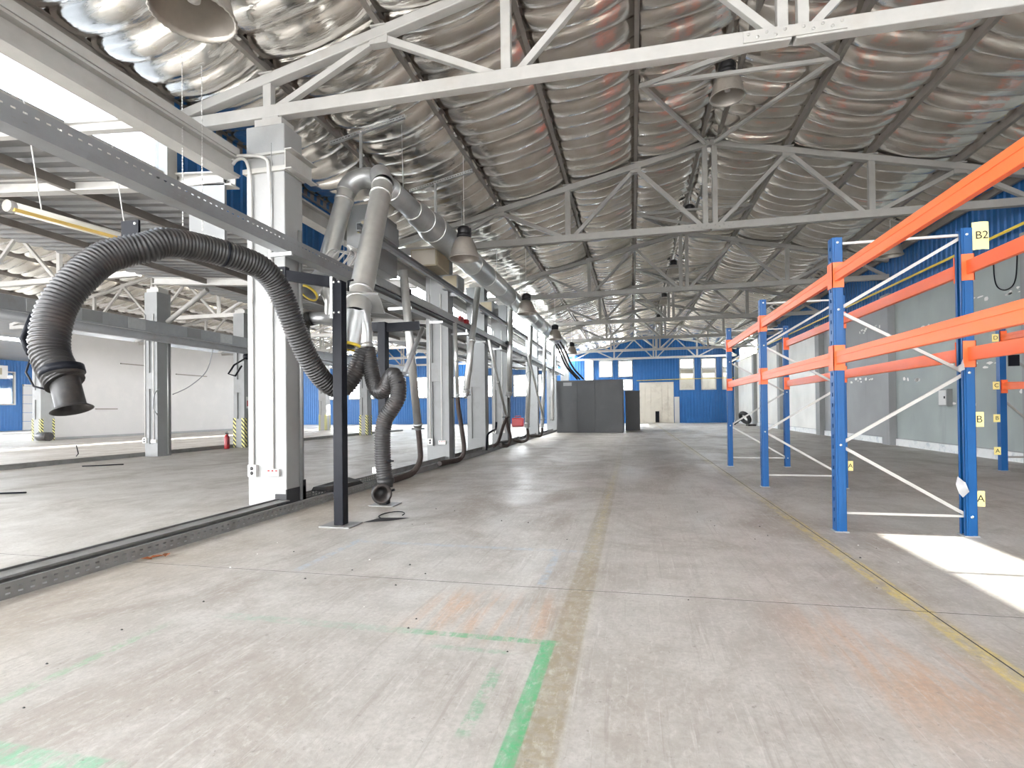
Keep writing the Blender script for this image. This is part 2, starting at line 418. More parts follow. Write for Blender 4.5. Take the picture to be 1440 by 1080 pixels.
# ---- floor: slabs cast side by side with open joints
fm = MB().box((-47.5, YB, -.30), (8.2, YF+.6, -.0009))
floor = struct(fm.build('floor', 'dark_matte'), 'worn grey concrete warehouse floor with painted lines')
xs_ = [-47.5,-41,-34,-27,-20,-13.8,-9,-4.45,1.66,8.2]
ys_ = [YB,-5,-.75,3.58,7.9,12.2,16.5,20.8,25.1,29.4,33.7,38,YF+.6]
for i in range(len(xs_)-1):
    for j in range(len(ys_)-1):
        g = .005; a, b_, c, d = xs_[i]+g, xs_[i+1]-g, ys_[j]+g, ys_[j+1]-g
        MB().box((a, c, -.0009), (b_, d, 0)).build('slab', 'floor', floor)

# ---- corrugated cladding
def corr(mb, o, du, W, zf0, zf1, nrm, pitch=.22, dep=.032):
    o, du, nrm = Vector(o), Vector(du).normalized(), Vector(nrm)
    us = [0.]; n = max(1, round(W/pitch)); P = W/n; hs = [0.]
    for i in range(n):
        us += [i*P+.12*P, i*P+.22*P, i*P+.62*P, i*P+.72*P, (i+1)*P]; hs += [0, 1, 1, 0, 0]
    vs = []; fs = []
    for u, h in zip(us, hs):
        p = o+du*u+nrm*(h*dep)
        vs += [(p.x, p.y, zf0(u)), (p.x, p.y, zf1(u))]
    for k in range(len(us)-1): fs.append((2*k, 2*k+2, 2*k+3, 2*k+1))
    return mb.add(vs, fs)
def clad_rects(parent, axis, c, spans, nrm, ztop=None, name='cladding_sheet', m='clad'):
    for a0, a1, z0, z1 in spans:
        mb = MB()
        zt = (lambda u, a0=a0, z1=z1: min(z1, ztop(a0+u)) if ztop else z1)
        if axis == 'x': corr(mb, (a0, c, 0), (1,0,0), a1-a0, lambda u, z0=z0: z0, zt, nrm)
        else: corr(mb, (c, a0, 0), (0,1,0), a1-a0, lambda u, z0=z0: z0, zt, nrm)
        mb.build(name, m, parent)

# ---- far wall: blue cladding with openings for windows and the big door
wf = MB()
holes = [(3.65,4.8,2.63,5.15),(5.3,6.43,2.61,5.13),(6.87,7.62,2.6,5.12),(-2.72,-1.6,3.8,5.18),(-1.17,0.0,3.77,5.16),
         (-1.17,0.0,2.66,3.6),(-3.9,-3.15,3.25,5.3),(.52,3.2,0,3.3)]
def wall_strips(x0, x1, z0, z1, hl):
    xs = sorted({x0, x1, *[h[0] for h in hl], *[h[1] for h in hl]}); out = []
    xs = [x for x in xs if x0 <= x <= x1]
    for a, b in zip(xs, xs[1:]):
        hh = sorted([h for h in hl if h[0] <= a+1e-6 and h[1] >= b-1e-6], key=lambda h: h[2]); z = z0
        for h in hh:
            if h[2]-z > .02: out.append((a, b, z, h[2]))
            z = h[3]
        if z1-z > .02: out.append((a, b, z, z1))
    return out
for a, b, z0, z1 in wall_strips(-6.1, 7.95, 0, 5.4, holes): wf.box((a, YF+.05, z0), (b, YF+.3, z1))
nseg = 14
for k in range(nseg):
    a = -6.1+14.05*k/nseg; b = -6.1+14.05*(k+1)/nseg
    if a < XR < b: segs = ((a, XR), (XR, b))
    else: segs = ((a, b),)
    for p, q in segs:
        wf.add([(p,YF+.05,5.4),(q,YF+.05,5.4),(q,YF+.05,zroof(q)+.1),(p,YF+.05,zroof(p)+.1),(p,YF+.3,5.4),(q,YF+.3,5.4),(q,YF+.3,zroof(q)+.1),(p,YF+.3,zroof(p)+.1)],
               [(0,1,2,3),(7,6,5,4),(3,2,6,7),(0,4,5,1)])
wall_far = struct(wf.build('wall_far', 'clad'), 'bright blue corrugated gable wall with windows and a big board door')
for a, b, z0, z1 in wall_strips(-6.1, 7.75, .0, 5.4, holes): clad_rects(wall_far, 'x', YF+.048, [(a, b, z0, z1)], (0,-1,0))
clad_rects(wall_far, 'x', YF+.048, [(-6.1, XR, 5.4, 9), (XR, 7.75, 5.4, 9)], (0,-1,0), zroof)
WN = [0]
def window(x0, x1, z0, z1, y, split=None, label=None, nv=1, blind=False, axis='x', m='white_steel', fw=.1, glass='glass'):
    WN[0] += 1
    P = (lambda a, d, z: (a, y+d, z)) if axis == 'x' else (lambda a, d, z: (y+d, a, z))
    mb = MB(); t = fw
    mb.box(P(x0,-.06,z0), P(x0+t,.12,z1)).box(P(x1-t,-.06,z0), P(x1,.12,z1))
    mb.box(P(x0+t,-.06,z1-t), P(x1-t,.12,z1)).box(P(x0+t,-.06,z0), P(x1-t,.12,z0+t))
    o = struct(mb.build('window_%d' % WN[0], m), label or 'white framed window')
    zs = [z0+t] + ([split] if split else []) + [z1-t]
    for a, b in zip(zs, zs[1:]):
        for k in range(nv):
            u0 = x0+t+(x1-x0-2*t)*k/nv; u1 = x0+t+(x1-x0-2*t)*(k+1)/nv
            MB().box(P(u0+.015,.03,a+.015), P(u1-.015,.04,b-.015)).build('pane', glass, o)
    for s_ in (zs[1:-1]): MB().box(P(x0+t,-.04,s_-.035), P(x1-t,.08,s_+.035)).build('transom', m, o)
    for k in range(1, nv):
        u = x0+t+(x1-x0-2*t)*k/nv; MB().box(P(u-.03,-.04,z0+t), P(u+.03,.08,z1-t)).build('mullion', m, o)
    if blind:
        n = int((z1-z0-.3)/.16)
        for k in range(n): MB().box(P(x0+t,-.03,z1-t-.16*k-.03), P(x1-t,-.015,z1-t-.16*k)).build('slat', 'pvc', o)
    return o
window(3.65,4.8,2.63,5.15, YF, 4.3, 'tall white window in the blue far wall, first beside the board door')
window(5.3,6.43,2.61,5.13, YF, 4.3, 'tall white window in the blue far wall, middle one of three')
window(6.87,7.62,2.6,5.12, YF, 4.3, 'tall white window in the blue far wall at the corner of the grey wall')
window(-2.72,-1.6,3.8,5.18, YF, None, 'upper white window with blind above the dark booth', 1, True)
window(-1.17,0.0,3.77,5.16, YF, None, 'upper white window with blind nearest the board door', 1, True)
window(-1.17,0.0,2.66,3.6, YF, None, 'low white window under the blind window beside the board door')
window(-3.9,-3.15,3.25,5.3, YF, None, 'narrow white window in the far wall next to the column row')
# board door
dr = struct(MB().box((.52,YF+.02,3.2),(3.2,YF+.16,3.3)).build('door_1', 'door_conc'), 'wide weathered board door in the blue far wall')
for a, b in ((.52,.98),(.99,1.42),(1.43,2.28),(2.29,2.75),(2.76,3.2)):
    MB().box((a,YF+.0-.01*(b-a > .8),0.02),(b-.01,YF+.12,3.19)).build('door_panel', 'door_conc', dr)
MB().box((.5,YF+.14,0),(3.22,YF+.3,3.32)).build('backing', 'door_conc', dr)
MB().box((1.75,YF-.06,.05),(2.05,YF-.02,.95)).build('dark_hatch', 'black', dr)
MB().box((3.24,YF-.03,0),(3.62,YF+.04,2.1)).build('side_board', 'plaster_w', dr)
# low annex room behind the tall windows
an = MB().box((3.3,YF+7,0),(9,YF+7.2,4.45)).box((3.2,YF+.3,0),(3.4,YF+7,4.45)).box((8.9,YF+.3,0),(9.1,YF+7,4.45)).box((3.2,YF+.3,-.1),(9.1,YF+7,0)).box((3.2,YF+.31,4.33),(9.1,YF+6.8,4.45))
struct(an.build('wall_annex', 'door_conc'), 'dim annex room seen through the lower panes of the tall windows')

# ---- right wall: pilasters and panels, cladding strip above
XW = 7.75
wr = MB()
for y0, y1 in ((YB, 1.9), (5.74, YF+.3)): wr.box((XW+.02, y0, 0), (XW+.27, y1, 4.62))
wr.box((XW+.02,1.9,0),(XW+.27,5.74,3.40)); wr.box((XW+.02,1.9,4.06),(XW+.27,5.74,4.62))
wr.box((XW+.12, YB, 4.62), (XW+.27, 36.9, 6.1)); wr.box((XW+.12, 36.9, 5.62), (XW+.27, YF+.3, 6.1)); wr.box((XW+.12, 42.8, 4.62), (XW+.27, YF+.3, 5.62))
wall_right = struct(wr.build('wall_right', 'wall_grey'), 'grey painted panel wall behind the pallet racks')
pys = [6.2*k+6.2 for k in range(-2, 7)]
for k, y in enumerate(pys):
    MB().box((XW-.2, y-.25, 0), (XW+.02, y+.25, 4.6)).build('pilaster', 'wall_grey' if y < 20 else 'conc_g', wall_right, bevel=.01)
    y1 = pys[k+1]-.25 if k+1 < len(pys) else YF+.04
    m_ = 'wall_green' if y < 8 or (y < 14) else ('wall_grey' if y < 20 else 'wall_pale')
    if y == pys[1]: continue
    if y1 > 1.9 and y+.25 < 1.9: continue
    MB().box((XW, y+.26, .22), (XW+.02, y1-.01, 4.6)).build('wall_panel', m_, wall_right)
    MB().box((XW-.03, y+.25, 0), (XW+.02, y1, .2)).build('base_strip', 'base_white', wall_right)
clad_rects(wall_right, 'y', XW+.11, [(6.2*k+6.2, 6.2*k+12.4 if k < 4 else 36.9, 4.64, 6.05) for k in range(-2, 5)]+[(42.8, YF, 4.64, 6.05)], (-1,0,0))
# smears of white putty left on the panels
for k, (y, z, n_) in enumerate(((13.1,3.55,5),(14.4,3.6,4),(15.6,2.2,4),(16.9,3.35,3),(17.4,1.95,4),(19.6,3.75,5),(20.8,3.75,6),(20.2,2.12,4),(21.3,2.1,5),(14.0,2.1,5),(15.0,1.2,3),(13.3,1.5,3))):
    mb = MB()
    for q in range(n_):
        yy = y+random.uniform(-.45,.45); zz = z+random.uniform(-.07,.07); l, h = random.uniform(.04,.15), random.uniform(.02,.06)
        r_ = [random.uniform(.6,1.2) for _ in range(8)]
        vs = [(XW-.004, yy+l*r_[i]*math.cos(i*math.pi/4), zz+h*r_[i]*math.sin(i*math.pi/4)) for i in range(8)]
        mb.add(vs, [tuple(range(8))])
    mb.build('putty_smear', 'putty', wall_right)
# high side window that lets the sun in
window(1.9,5.74,3.40,4.06, XW+.1, None, 'high strip window in the grey wall over the near rack', 3, axis='y', m='grey_steel', fw=.03)

for k in range(3): window(36.95+1.95*k,36.95+1.95*k+1.93,4.66,5.6, XW+.1, None, 'added white strip window above the pale wall, brightening the far corner', 1, axis='y', fw=.05)  # windows added to bring sun and sky light to the far end
# ---- rear wall behind the camera: unseen openings sized for the sky light they admit
wb = MB()
ops = [(-4.2,-.8,2.9,4.2),(-.2,3.4,2.9,4.2),(4.0,7.3,2.9,4.2),(-12.6,-6.4,0,4.2),(-26,-20.5,2.2,4.2),(-20,-14,2.2,4.2),(-46,-37.5,0,4.2),(-36.5,-28,0,4.2)]
for a, b, z0, z1 in wall_strips(-47.5, 8.0, 0, 5.3, ops): wb.box((a, YB-.2, z0), (b, YB, z1))
for x0, x1 in ((-6.15, 8.0), (-27.35, -13.2)):
    for k in range(10):
        a = x0+(x1-x0)*k/10; b = x0+(x1-x0)*(k+1)/10; dx = 0 if x0 > -10 else 21.2
        za, zb = zroof(a+dx)+.1, zroof(b+dx)+.1
        wb.add([(a,YB-.2,5.3),(b,YB-.2,5.3),(b,YB-.2,zb),(a,YB-.2,za),(a,YB,5.3),(b,YB,5.3),(b,YB,zb),(a,YB,za)], [(3,2,1,0),(4,5,6,7),(2,3,7,6)])
wall_rear = struct(wb.build('wall_rear', 'plaster_w'), 'white rear wall with openings sized to let in sky light')
for a, b, z0, z1 in ops: portal((a+b)/2, YB-.1, (z0+z1)/2, b-a, z1-z0, (0,1,0))

# ---- left wing walls
wl = struct(MB().box((-27.25,20.2,0),(-27,32.5,5.2)).build('wall_left', 'plaster_w'), 'white plastered side wall beyond the left column row')
MB().box((-27,20.2,0),(-26.98,32.5,.12)).build('baseboard', 'conc_g', wl)
wo = MB()
opl = [(10,16,1.5,4.0),(17,23,1.5,4.0),(-8,-1,1.5,4.0),(1,8,1.5,4.0),(37.5,43.5,1.5,4.0)]
for a, b, z0, z1 in wall_strips(YB, YF+.3, 0, 5.6, opl): wo.box((-47.5, a, z0), (-47.3, b, z1))
wall_outer = struct(wo.build('wall_outer', 'clad'), 'blue outer wall at the far side of the left wing')
for a, b, z0, z1 in wall_strips(27.5, 37, 0, 5.6, []): clad_rects(wall_outer, 'y', -47.29, [(a, b, z0, z1)], (1,0,0))
for a, b, z0, z1 in opl: portal(-47.4, (a+b)/2, (z0+z1)/2, b-a, z1-z0, (1,0,0))
window(30.2,32.4,2.0,4.6, -47.2, None, 'white framed window in the blue outer wall of the left wing', 1, axis='y')
# far wall of the left wing
hl = [(-33.6,-30.6,0,3.1)] + [(-28.6+3.1*k, -26.1+3.1*k, 2.3, 4.2) for k in range(7)] + [(-46.5+3.2*k, -43.9+3.2*k, 2.3, 4.2) for k in range(3)]
wg = MB()
for a, b, z0, z1 in wall_strips(-47.5, -6.1, 0, 5.3, hl): wg.box((a, YF+.1, z0), (b, YF+.3, z1))
for k in range(10):
    a = -27.35+14.15*k/10; b = a+1.415; za, zb = zroof(a+21.2)+.1, zroof(b+21.2)+.1
    wg.add([(a,YF+.1,5.3),(b,YF+.1,5.3),(b,YF+.1,zb),(a,YF+.1,za),(a,YF+.3,5.3),(b,YF+.3,5.3),(b,YF+.3,zb),(a,YF+.3,za)], [(0,1,2,3),(7,6,5,4),(2,3,7,6)])
wall_wing = struct(wg.build('wall_wing', 'clad'), 'blue end wall of the left wing with a white window band')
for a, b, z0, z1 in wall_strips(-47.3, -6.1, 0, 5.3, hl): clad_rects(wall_wing, 'x', YF+.098, [(a, b, z0, z1)], (0,-1,0))
for a, b, z0, z1 in hl[1:]: window(a, b, z0, z1, YF, 3.3, 'white window in the band of the blue end wall of the left wing', 2)
rd = struct(MB().box((-33.7,YF-.04,3.1),(-30.5,YF+.2,3.25)).build('door_2', 'white_steel'), 'white sectional roller door in the blue end wall')
for k in range(5):
    MB().box((-33.6,YF+.02,.02+.62*k),(-30.6,YF+.07,.62*k+.61)).build('door_section', 'plaster_w', rd)
for x in (-32.9,-31.6): MB().box((x-.28,YF+.0,1.42),(x+.28,YF+.025,1.72)).build('door_window', 'glass', rd)
for x in (-33.72,-30.5): MB().box((x-.08,YF-.03,0),(x+.08,YF+.1,3.1)).build('door_jamb', 'black', rd)
rd2 = struct(MB().box((-47.3,33.0,3.5),(-47.1,36.6,3.65)).build('door_3', 'white_steel'), 'white sectional door in the blue outer wall of the left wing')
for k in range(5): MB().box((-47.28,33.0,.02+.7*k),(-47.2,36.6,.7*k+.69)).build('door_section', 'plaster_w', rd2)

# ---- clerestory strip over the column row
CX = -6.15
wc = MB().box((CX-.1, 6.1, 4.40), (CX, 12.3, 5.5)).box((CX-.1, YB, 5.36), (CX, 6.1, 5.5)).box((CX-.1, 12.3, 5.36), (CX, YF, 5.5))
wall_cl = struct(wc.build('wall_clerestory', 'clad'), 'blue cladding strip over the column row between the two roofs')
clad_rects(wall_cl, 'y', CX+.002, [(6.12+6.2*k, 6.12+6.2*(k+1), 4.40, 5.5) for k in range(1)], (1,0,0))
for k in range(5):
    y0 = YB+.1+3.06*k
    window(y0, y0+3.02, 4.40, 5.36, CX-.1, None, 'clerestory window strip above the near column beam', 1, axis='y', fw=.06, glass='dimming_glass')
for k in range(10):
    y0 = 12.35+3.25*k
    window(y0, y0+3.21, 4.40, 5.36, CX-.1, None, 'clerestory window strip towards the far wall, lengthened to light mid-hall', 1, axis='y', fw=.06)  # nearer windows of this run added to light the middle of the hall

MB().box((CX-.13,6.0,4.40),(CX+.08,6.16,5.4)).build('corner_post', 'white_steel', wall_cl)
# ---- roofs
def slope_sheet(mb, xa, xb, f, y0, y1, t=.04):
    mb.add([(xa,y0,f(xa)),(xb,y0,f(xb)),(xb,y1,f(xb)),(xa,y1,f(xa)),(xa,y0,f(xa)+t),(xb,y0,f(xb)+t),(xb,y1,f(xb)+t),(xa,y1,f(xa)+t)],
           [(0,3,2,1),(4,5,6,7),(0,1,5,4),(1,2,6,5),(2,3,7,6),(3,0,4,7)])
PX = [-6.1,-4.65,-3.05,-1.42,.12,1.7,3.28,4.85,6.42,7.72]   # purlin lines
zr_ = lambda x: zch(x)+.30
mb = MB(); slope_sheet(mb, -6.5, -3.05, zr_, YB-.3, 18.6); slope_sheet(mb, -4.65, -3.05, zr_, 18.6, YF+.4); slope_sheet(mb, -6.5, -6.1, zr_, 18.6, YF+.4)
slope_sheet(mb, -3.05, XR, zr_, -4.2, YF+.4); slope_sheet(mb, -1.42, XR, zr_, YB-.3, -4.2)
slope_sheet(mb, 6.42, 8.1, zr_, YB-.3, YF+.4); slope_sheet(mb, XR, 6.42, zr_, -4.2, YF+.4); slope_sheet(mb, XR, 4.85, zr_, YB-.3, -4.2)
ceiling = struct(mb.build('ceiling', 'roof_metal'), 'pitched roof lined with sagging silver foil insulation')
def foil_mesh(width, seed, L=6.2):
    rnd = random.Random(seed); nw = 14; per = 8; nu = 9; vs = []; fs = []
    offs = [0]+[(i+rnd.uniform(-.16,.16))*L/nw for i in range(1, nw)]+[L]
    amps = [rnd.uniform(.11,.19) for _ in range(nw)]; sk = [rnd.uniform(-.1,.1) for _ in range(nw+1)]; sk[0] = sk[-1] = 0
    rows = []
    for i in range(nw):
        for j in range(per): rows.append((i, j/per))
    rows.append((nw-1, 1.))
    for i, t in rows:
        for k in range(nu):
            u = k/(nu-1); e = 4*u*(1-u)
            y = (offs[i]*(1-t)+offs[i+1]*t)+(sk[i]*(1-t)+sk[i+1]*t)*e
            z = -.09*e-amps[i]*(math.sin(math.pi*t)**.62)*(.45+.55*e**.5)+.008*math.sin(9*u+3*i)*e
            vs.append((u*width, min(max(y, 0), L), z-.01))
    for r in range(len(rows)-1):
        for k in range(nu-1): fs.append((r*nu+k, (r+1)*nu+k, (r+1)*nu+k+1, r*nu+k+1))
    me = bpy.data.meshes.new('foil_panel'); me.from_pydata(vs, [], fs)
    me.polygons.foreach_set('use_smooth', [True]*len(fs)); me.materials.append(M['foil']); me.update(); return me
ca = math.cos(math.atan(SL))
fcache = {}
def foil_panels(parent, dx, ylist, zoff=.285, lights=False):
    for i in range(len(PX)-1):
        xa, xb = PX[i], PX[i+1]; wid = round((xb-xa)/ca, 3)
        for k, y in enumerate(ylist):
            if lights and (i in (2, 7) and y < -5 or i == 0 and y > 18):
                ya, yb = (max(y, YB), -4.2) if y < 0 else (y, min(y+6.2, YF+.4))
                MB().add([(xa,ya,zr_(xa)+.02),(xb,ya,zr_(xb)+.02),(xb,yb,zr_(xb)+.02),(xa,yb,zr_(xa)+.02)],[(0,1,2,3)]).build('added_roof_light', 'glass', parent)  # glazed roof opening added to brighten the hall floor
                continue
            key = (wid, (k*3+i*5) % 4)
            if key not in fcache: fcache[key] = foil_mesh(wid, hash(key) % 999 if False else int(wid*100)+key[1]*37)
            o = bpy.data.objects.new('foil_panel', fcache[key]); COL.objects.link(o); o.parent = parent; ORG[o] = Vector((0,0,0))
            o.location = (xa+dx, y, zch(xa)+zoff)
            o.rotation_euler = (0, -math.atan(SL) if xb <= XR+.01 else math.atan(SL), 0)
foil_panels(ceiling, 0, [6.2*k+6.2 for k in range(-2, 6)], lights=True)
foil_panels(ceiling, 0, [YF-4.7], lights=True)
# roof of the left wing
mb = MB(); f2 = lambda x: zr_(x+21.2)
slope_sheet(mb, -27.4, XR-21.2, f2, YB-.3, YF+.4); slope_sheet(mb, XR-21.2, -13.2, f2, YB-.3, YF+.4)
ceil2 = struct(mb.build('ceiling_wing', 'roof_metal'), 'foil lined pitched roof of the left wing')
foil_panels(ceil2, -21.2, [6.2*k+6.2 for k in range(0, 6)])
mb = MB()
for xa, xb in ((-47.6,-35),(-33.5,-27.3)): slope_sheet(mb, xa, xb, lambda x: 5.5, YB-.3, YF+.4)
co = struct(mb.build('ceiling_outer', 'roof_metal'), 'flat dark roof at the far side of the left wing')
for xa, xb in ((-35,-33.5),):
    for k in range(9): MB().box((xa,YB+6*k,5.52),(xb,YB+6*k+5.95,5.53)).build('added_skylight_pane', 'glass', co)  # skylight strip added to brighten the left wing
# low roof between the two halls: corrugated sheet with ribs running down the slope
zb_ = lambda x: 4.44+(-6.15-x)*.085
f3 = lambda x: zb_(x)+.045
mb = MB(); slope_sheet(mb, -13.3, CX-.1, f3, 1.4, YF+.4); slope_sheet(mb, -13.3, -12.0, f3, YB-.3, 1.4); slope_sheet(mb, -8.0, CX-.1, f3, YB-.3, 1.4); slope_sheet(mb, -12.0, -8.0, f3, -1.6, -1.4)
ceil3 = struct(mb.build('ceiling_low', 'roof_metal'), 'low dark metal roof between the column rows')
for k in range(9):
    y0 = 6.2*k-11.0; vs = []; fs = []; n = 21
    for i in range(n+1):
        for q, h in ((0,0),(.15,1),(.5,1),(.65,0)):
            y = y0+(i+q)*6.18/n
            if y > y0+6.18+1e-6: continue
            for x in (-13.25, CX-.12): vs.append((x, y, zb_(x)+.04-.05*h))
    m_ = len(vs)//2
    fs = [(2*i, 2*i+1, 2*i+3, 2*i+2) for i in range(m_-1)]
    if y0 > 1: MB().add(vs, fs).build('roof_sheet', 'roof_metal', ceil3)
    elif k == 0: MB().add([(-12.0,YB,f3(-12.0)),(-8.0,YB,f3(-8.0)),(-8.0,1.4,f3(-8.0)),(-12.0,1.4,f3(-12.0))],[(0,1,2,3)]).build('added_roof_light', 'glass', ceil3)  # added glazing out of view, brightens the floor left of the columns
for x in (-7.9,-9.6,-11.3): MB().bar((x,YB,zb_(x)-.09),(x,YF,zb_(x)-.09),.07,.13).build('purlin', 'purlin', ceil3)
# ================================================================== STEELWORK
ORD = ['first','second','third','fourth','fifth','sixth','seventh','eighth','ninth','tenth']
ZB = 5.15
def make_truss(y, m, label, group, dx=0, braces=True, behind=False):
    t = thing('roof_truss', (XR+dx, y, ZB), label, 'roof truss', group)
    def P(x, z): return (x+dx, y, z)
    L0, R0 = -6.1, 7.7
    MB().box((L0+dx,y-.07,ZB-.08),(XR-.02+dx,y+.07,ZB+.08)).build('bottom_chord', m, t, bevel=.012)
    MB().box((XR+.02+dx,y-.07,ZB-.08),(R0+dx,y+.07,ZB+.08)).build('bottom_chord', m, t, bevel=.012)
    MB().box((XR-.5+dx,y-.085,ZB-.06),(XR+.5+dx,y-.07,ZB+.06)).box((XR-.5+dx,y+.07,ZB-.06),(XR+.5+dx,y+.085,ZB+.06)).build('splice_plate', m, t)
    bm = MB()
    for i in range(5):
        for s in (-1,1): bm.lathe((XR+dx+s*(.09+.09*i), y-.085, ZB+.02*(-1)**i), [(.016,0),(.016,.014),(0,.014)], 6, (0,-1,0))
    bm.build('bolt_row', m, t)['kind'] = 'stuff'
    MB().bar(P(L0,zch(L0)), P(XR,zch(XR)), .14, .13).build('top_chord', m, t, bevel=.012)
    MB().bar(P(R0,zch(R0)), P(XR,zch(XR)), .14, .13).build('top_chord', m, t, bevel=.012)
    for x in (-4.65,-1.42,4.85): MB().box((x-.06+dx,y-.05,ZB+.08),(x+.06+dx,y+.05,zch(x)-.05)).build('post', m, t, bevel=.008)
    for x in (XR-.1, XR+.1): MB().box((x-.055+dx,y-.05,ZB+.08),(x+.055+dx,y+.05,zch(x)-.05)).build('post', m, t, bevel=.008)
    for a, b in ((-1.58,-3.05),(-1.26,.12),(1.5,.12),(1.9,3.28),(4.69,3.28),(5.01,6.42),(7.6,6.42),(-4.5,-3.05)):
        MB().bar(P(a,ZB+.06), P(b,zch(b)-.04), .085, .085, (0,1,0)).build('diagonal', m, t, bevel=.006)
    for x in (-3.05,.12,3.28,6.42):
        MB().box((x-.12+dx,y-.058,zch(x)-.14),(x+.12+dx,y+.058,zch(x)+.02)).build('gusset', m, t)
    for x in PX[1:-1]:
        MB().box((x-.1+dx,y-.08,zch(x)+.065),(x+.1+dx,y+.08,zch(x)+.085)).build('purlin_cleat', m, t)
    if braces:
        ym, yn = y+3.1, y+6.05
        for x, xp in ((.12,.2),(3.28,3.2)):
            MB().bar((XR+(.1 if x>XR else -.1)+dx,y+.08,ZB+.05),(xp+dx,ym,zch(x)+.0),.06,.06).build('sway_brace', m, t)
            MB().bar((xp+dx,ym,zch(x)+.02),(XR+dx+(.1 if x>XR else -.1),yn,zch(XR)-.06),.06,.06).build('sway_brace', m, t)
        MB().bar((.2+dx,ym+.04,zch(.12)+.03),(3.2+dx,ym+.04,zch(.12)+.03),.055,.06).build('tie_strut', m, t)
    return t
for k, y in enumerate(TY):
    if k < 2: lab = 'white steel roof truss behind the first hall column' if k == 1 else 'white steel roof truss close to the rear wall'
    elif k == 2: lab = 'white painted steel roof truss resting on the column with the socket boxes'
    elif k == 8: lab = 'pale steel roof truss standing just before the blue far wall'
    else: lab = 'grey steel roof truss, %s one beyond the column with the socket boxes' % ORD[k-3]
    make_truss(y, 'white_steel' if k <= 2 or k >= 7 else 'grey_steel', lab, 'roof trusses across the main hall', 0, k < 8)
for k in range(6):
    y = 12.4+6.2*k
    make_truss(y, 'grey_steel', 'grey steel roof truss over the left wing, %s from the rear wall' % ORD[k+1], 'roof trusses across the left wing', -21.2, False)
# purlins
def purlin(x, parent, dx=0, y0=YB, y1=YF):
    z = zch(x)+.165
    MB().chan((x+dx-.03,y0,z),(x+dx-.03,y1,z),.07,.16,.012).bar((x+dx-.025,y0,z),(x+dx-.025,y1,z),.012,.15).build('purlin', 'purlin', parent)
for i, x in enumerate(PX):
    if i != 5: purlin(x, ceiling)
for x in (XR-.17, XR+.17): purlin(x, ceiling)
for x in PX[1:-1]: purlin(x, ceil2, -21.2, 6.2, YF)

# eaves beam along the column row and cross beams of the low roof
def ybeam(x, z, y0, y1, label):
    o = MB().ibeam((x,y0,z),(x,y1,z),.2,.27,.03).build('eaves_beam', 'white_steel', None, (x,y0,z))
    return tag(o, label, 'steel beam', 'eaves beams along the column row')
ybeam(-5.05, 4.38, YB, 6.0, 'white steel eaves beam running up to the column with the socket boxes')
ybeam(-5.05, 4.38, 6.42, YF, 'pale steel eaves beam running on beyond the column with the socket boxes')
o = MB().prof((-5.0,YB,4.52),(-5.0,6.0,4.52),[(-.1,0),(.06,0),(.06,.10),(.045,.10),(.045,.015),(-.1,.015)]).build('angle_ledge', 'white_steel', None, (-5.0,YB,4.52))
tag(o, 'cream angle ledge on top of the near eaves beam', 'steel angle')
for k, y in enumerate([4.75-6.2, 4.75]+[6.2*q+6.2 for q in range(0, 7)]):
    small = k < 2; a = -5.17; b = -13.0
    z0 = 4.33; dz = .073
    mb = MB(); mb.ibeam((a,y,z0),(b,y,z0+(a-b)*dz),.16 if not small else .09,.19 if not small else .12,.02)
    o = mb.build('cross_beam', 'white_steel', None, (a,y,z0))
    lab = ('slim white strut crossing below the clerestory window' if k == 1 else 'slim white strut near the rear wall under the low roof') if small else 'white steel cross beam of the low roof, %s counted from the column with sockets' % ORD[k-2]
    tag(o, lab, 'steel beam', 'cross beams under the low roof')

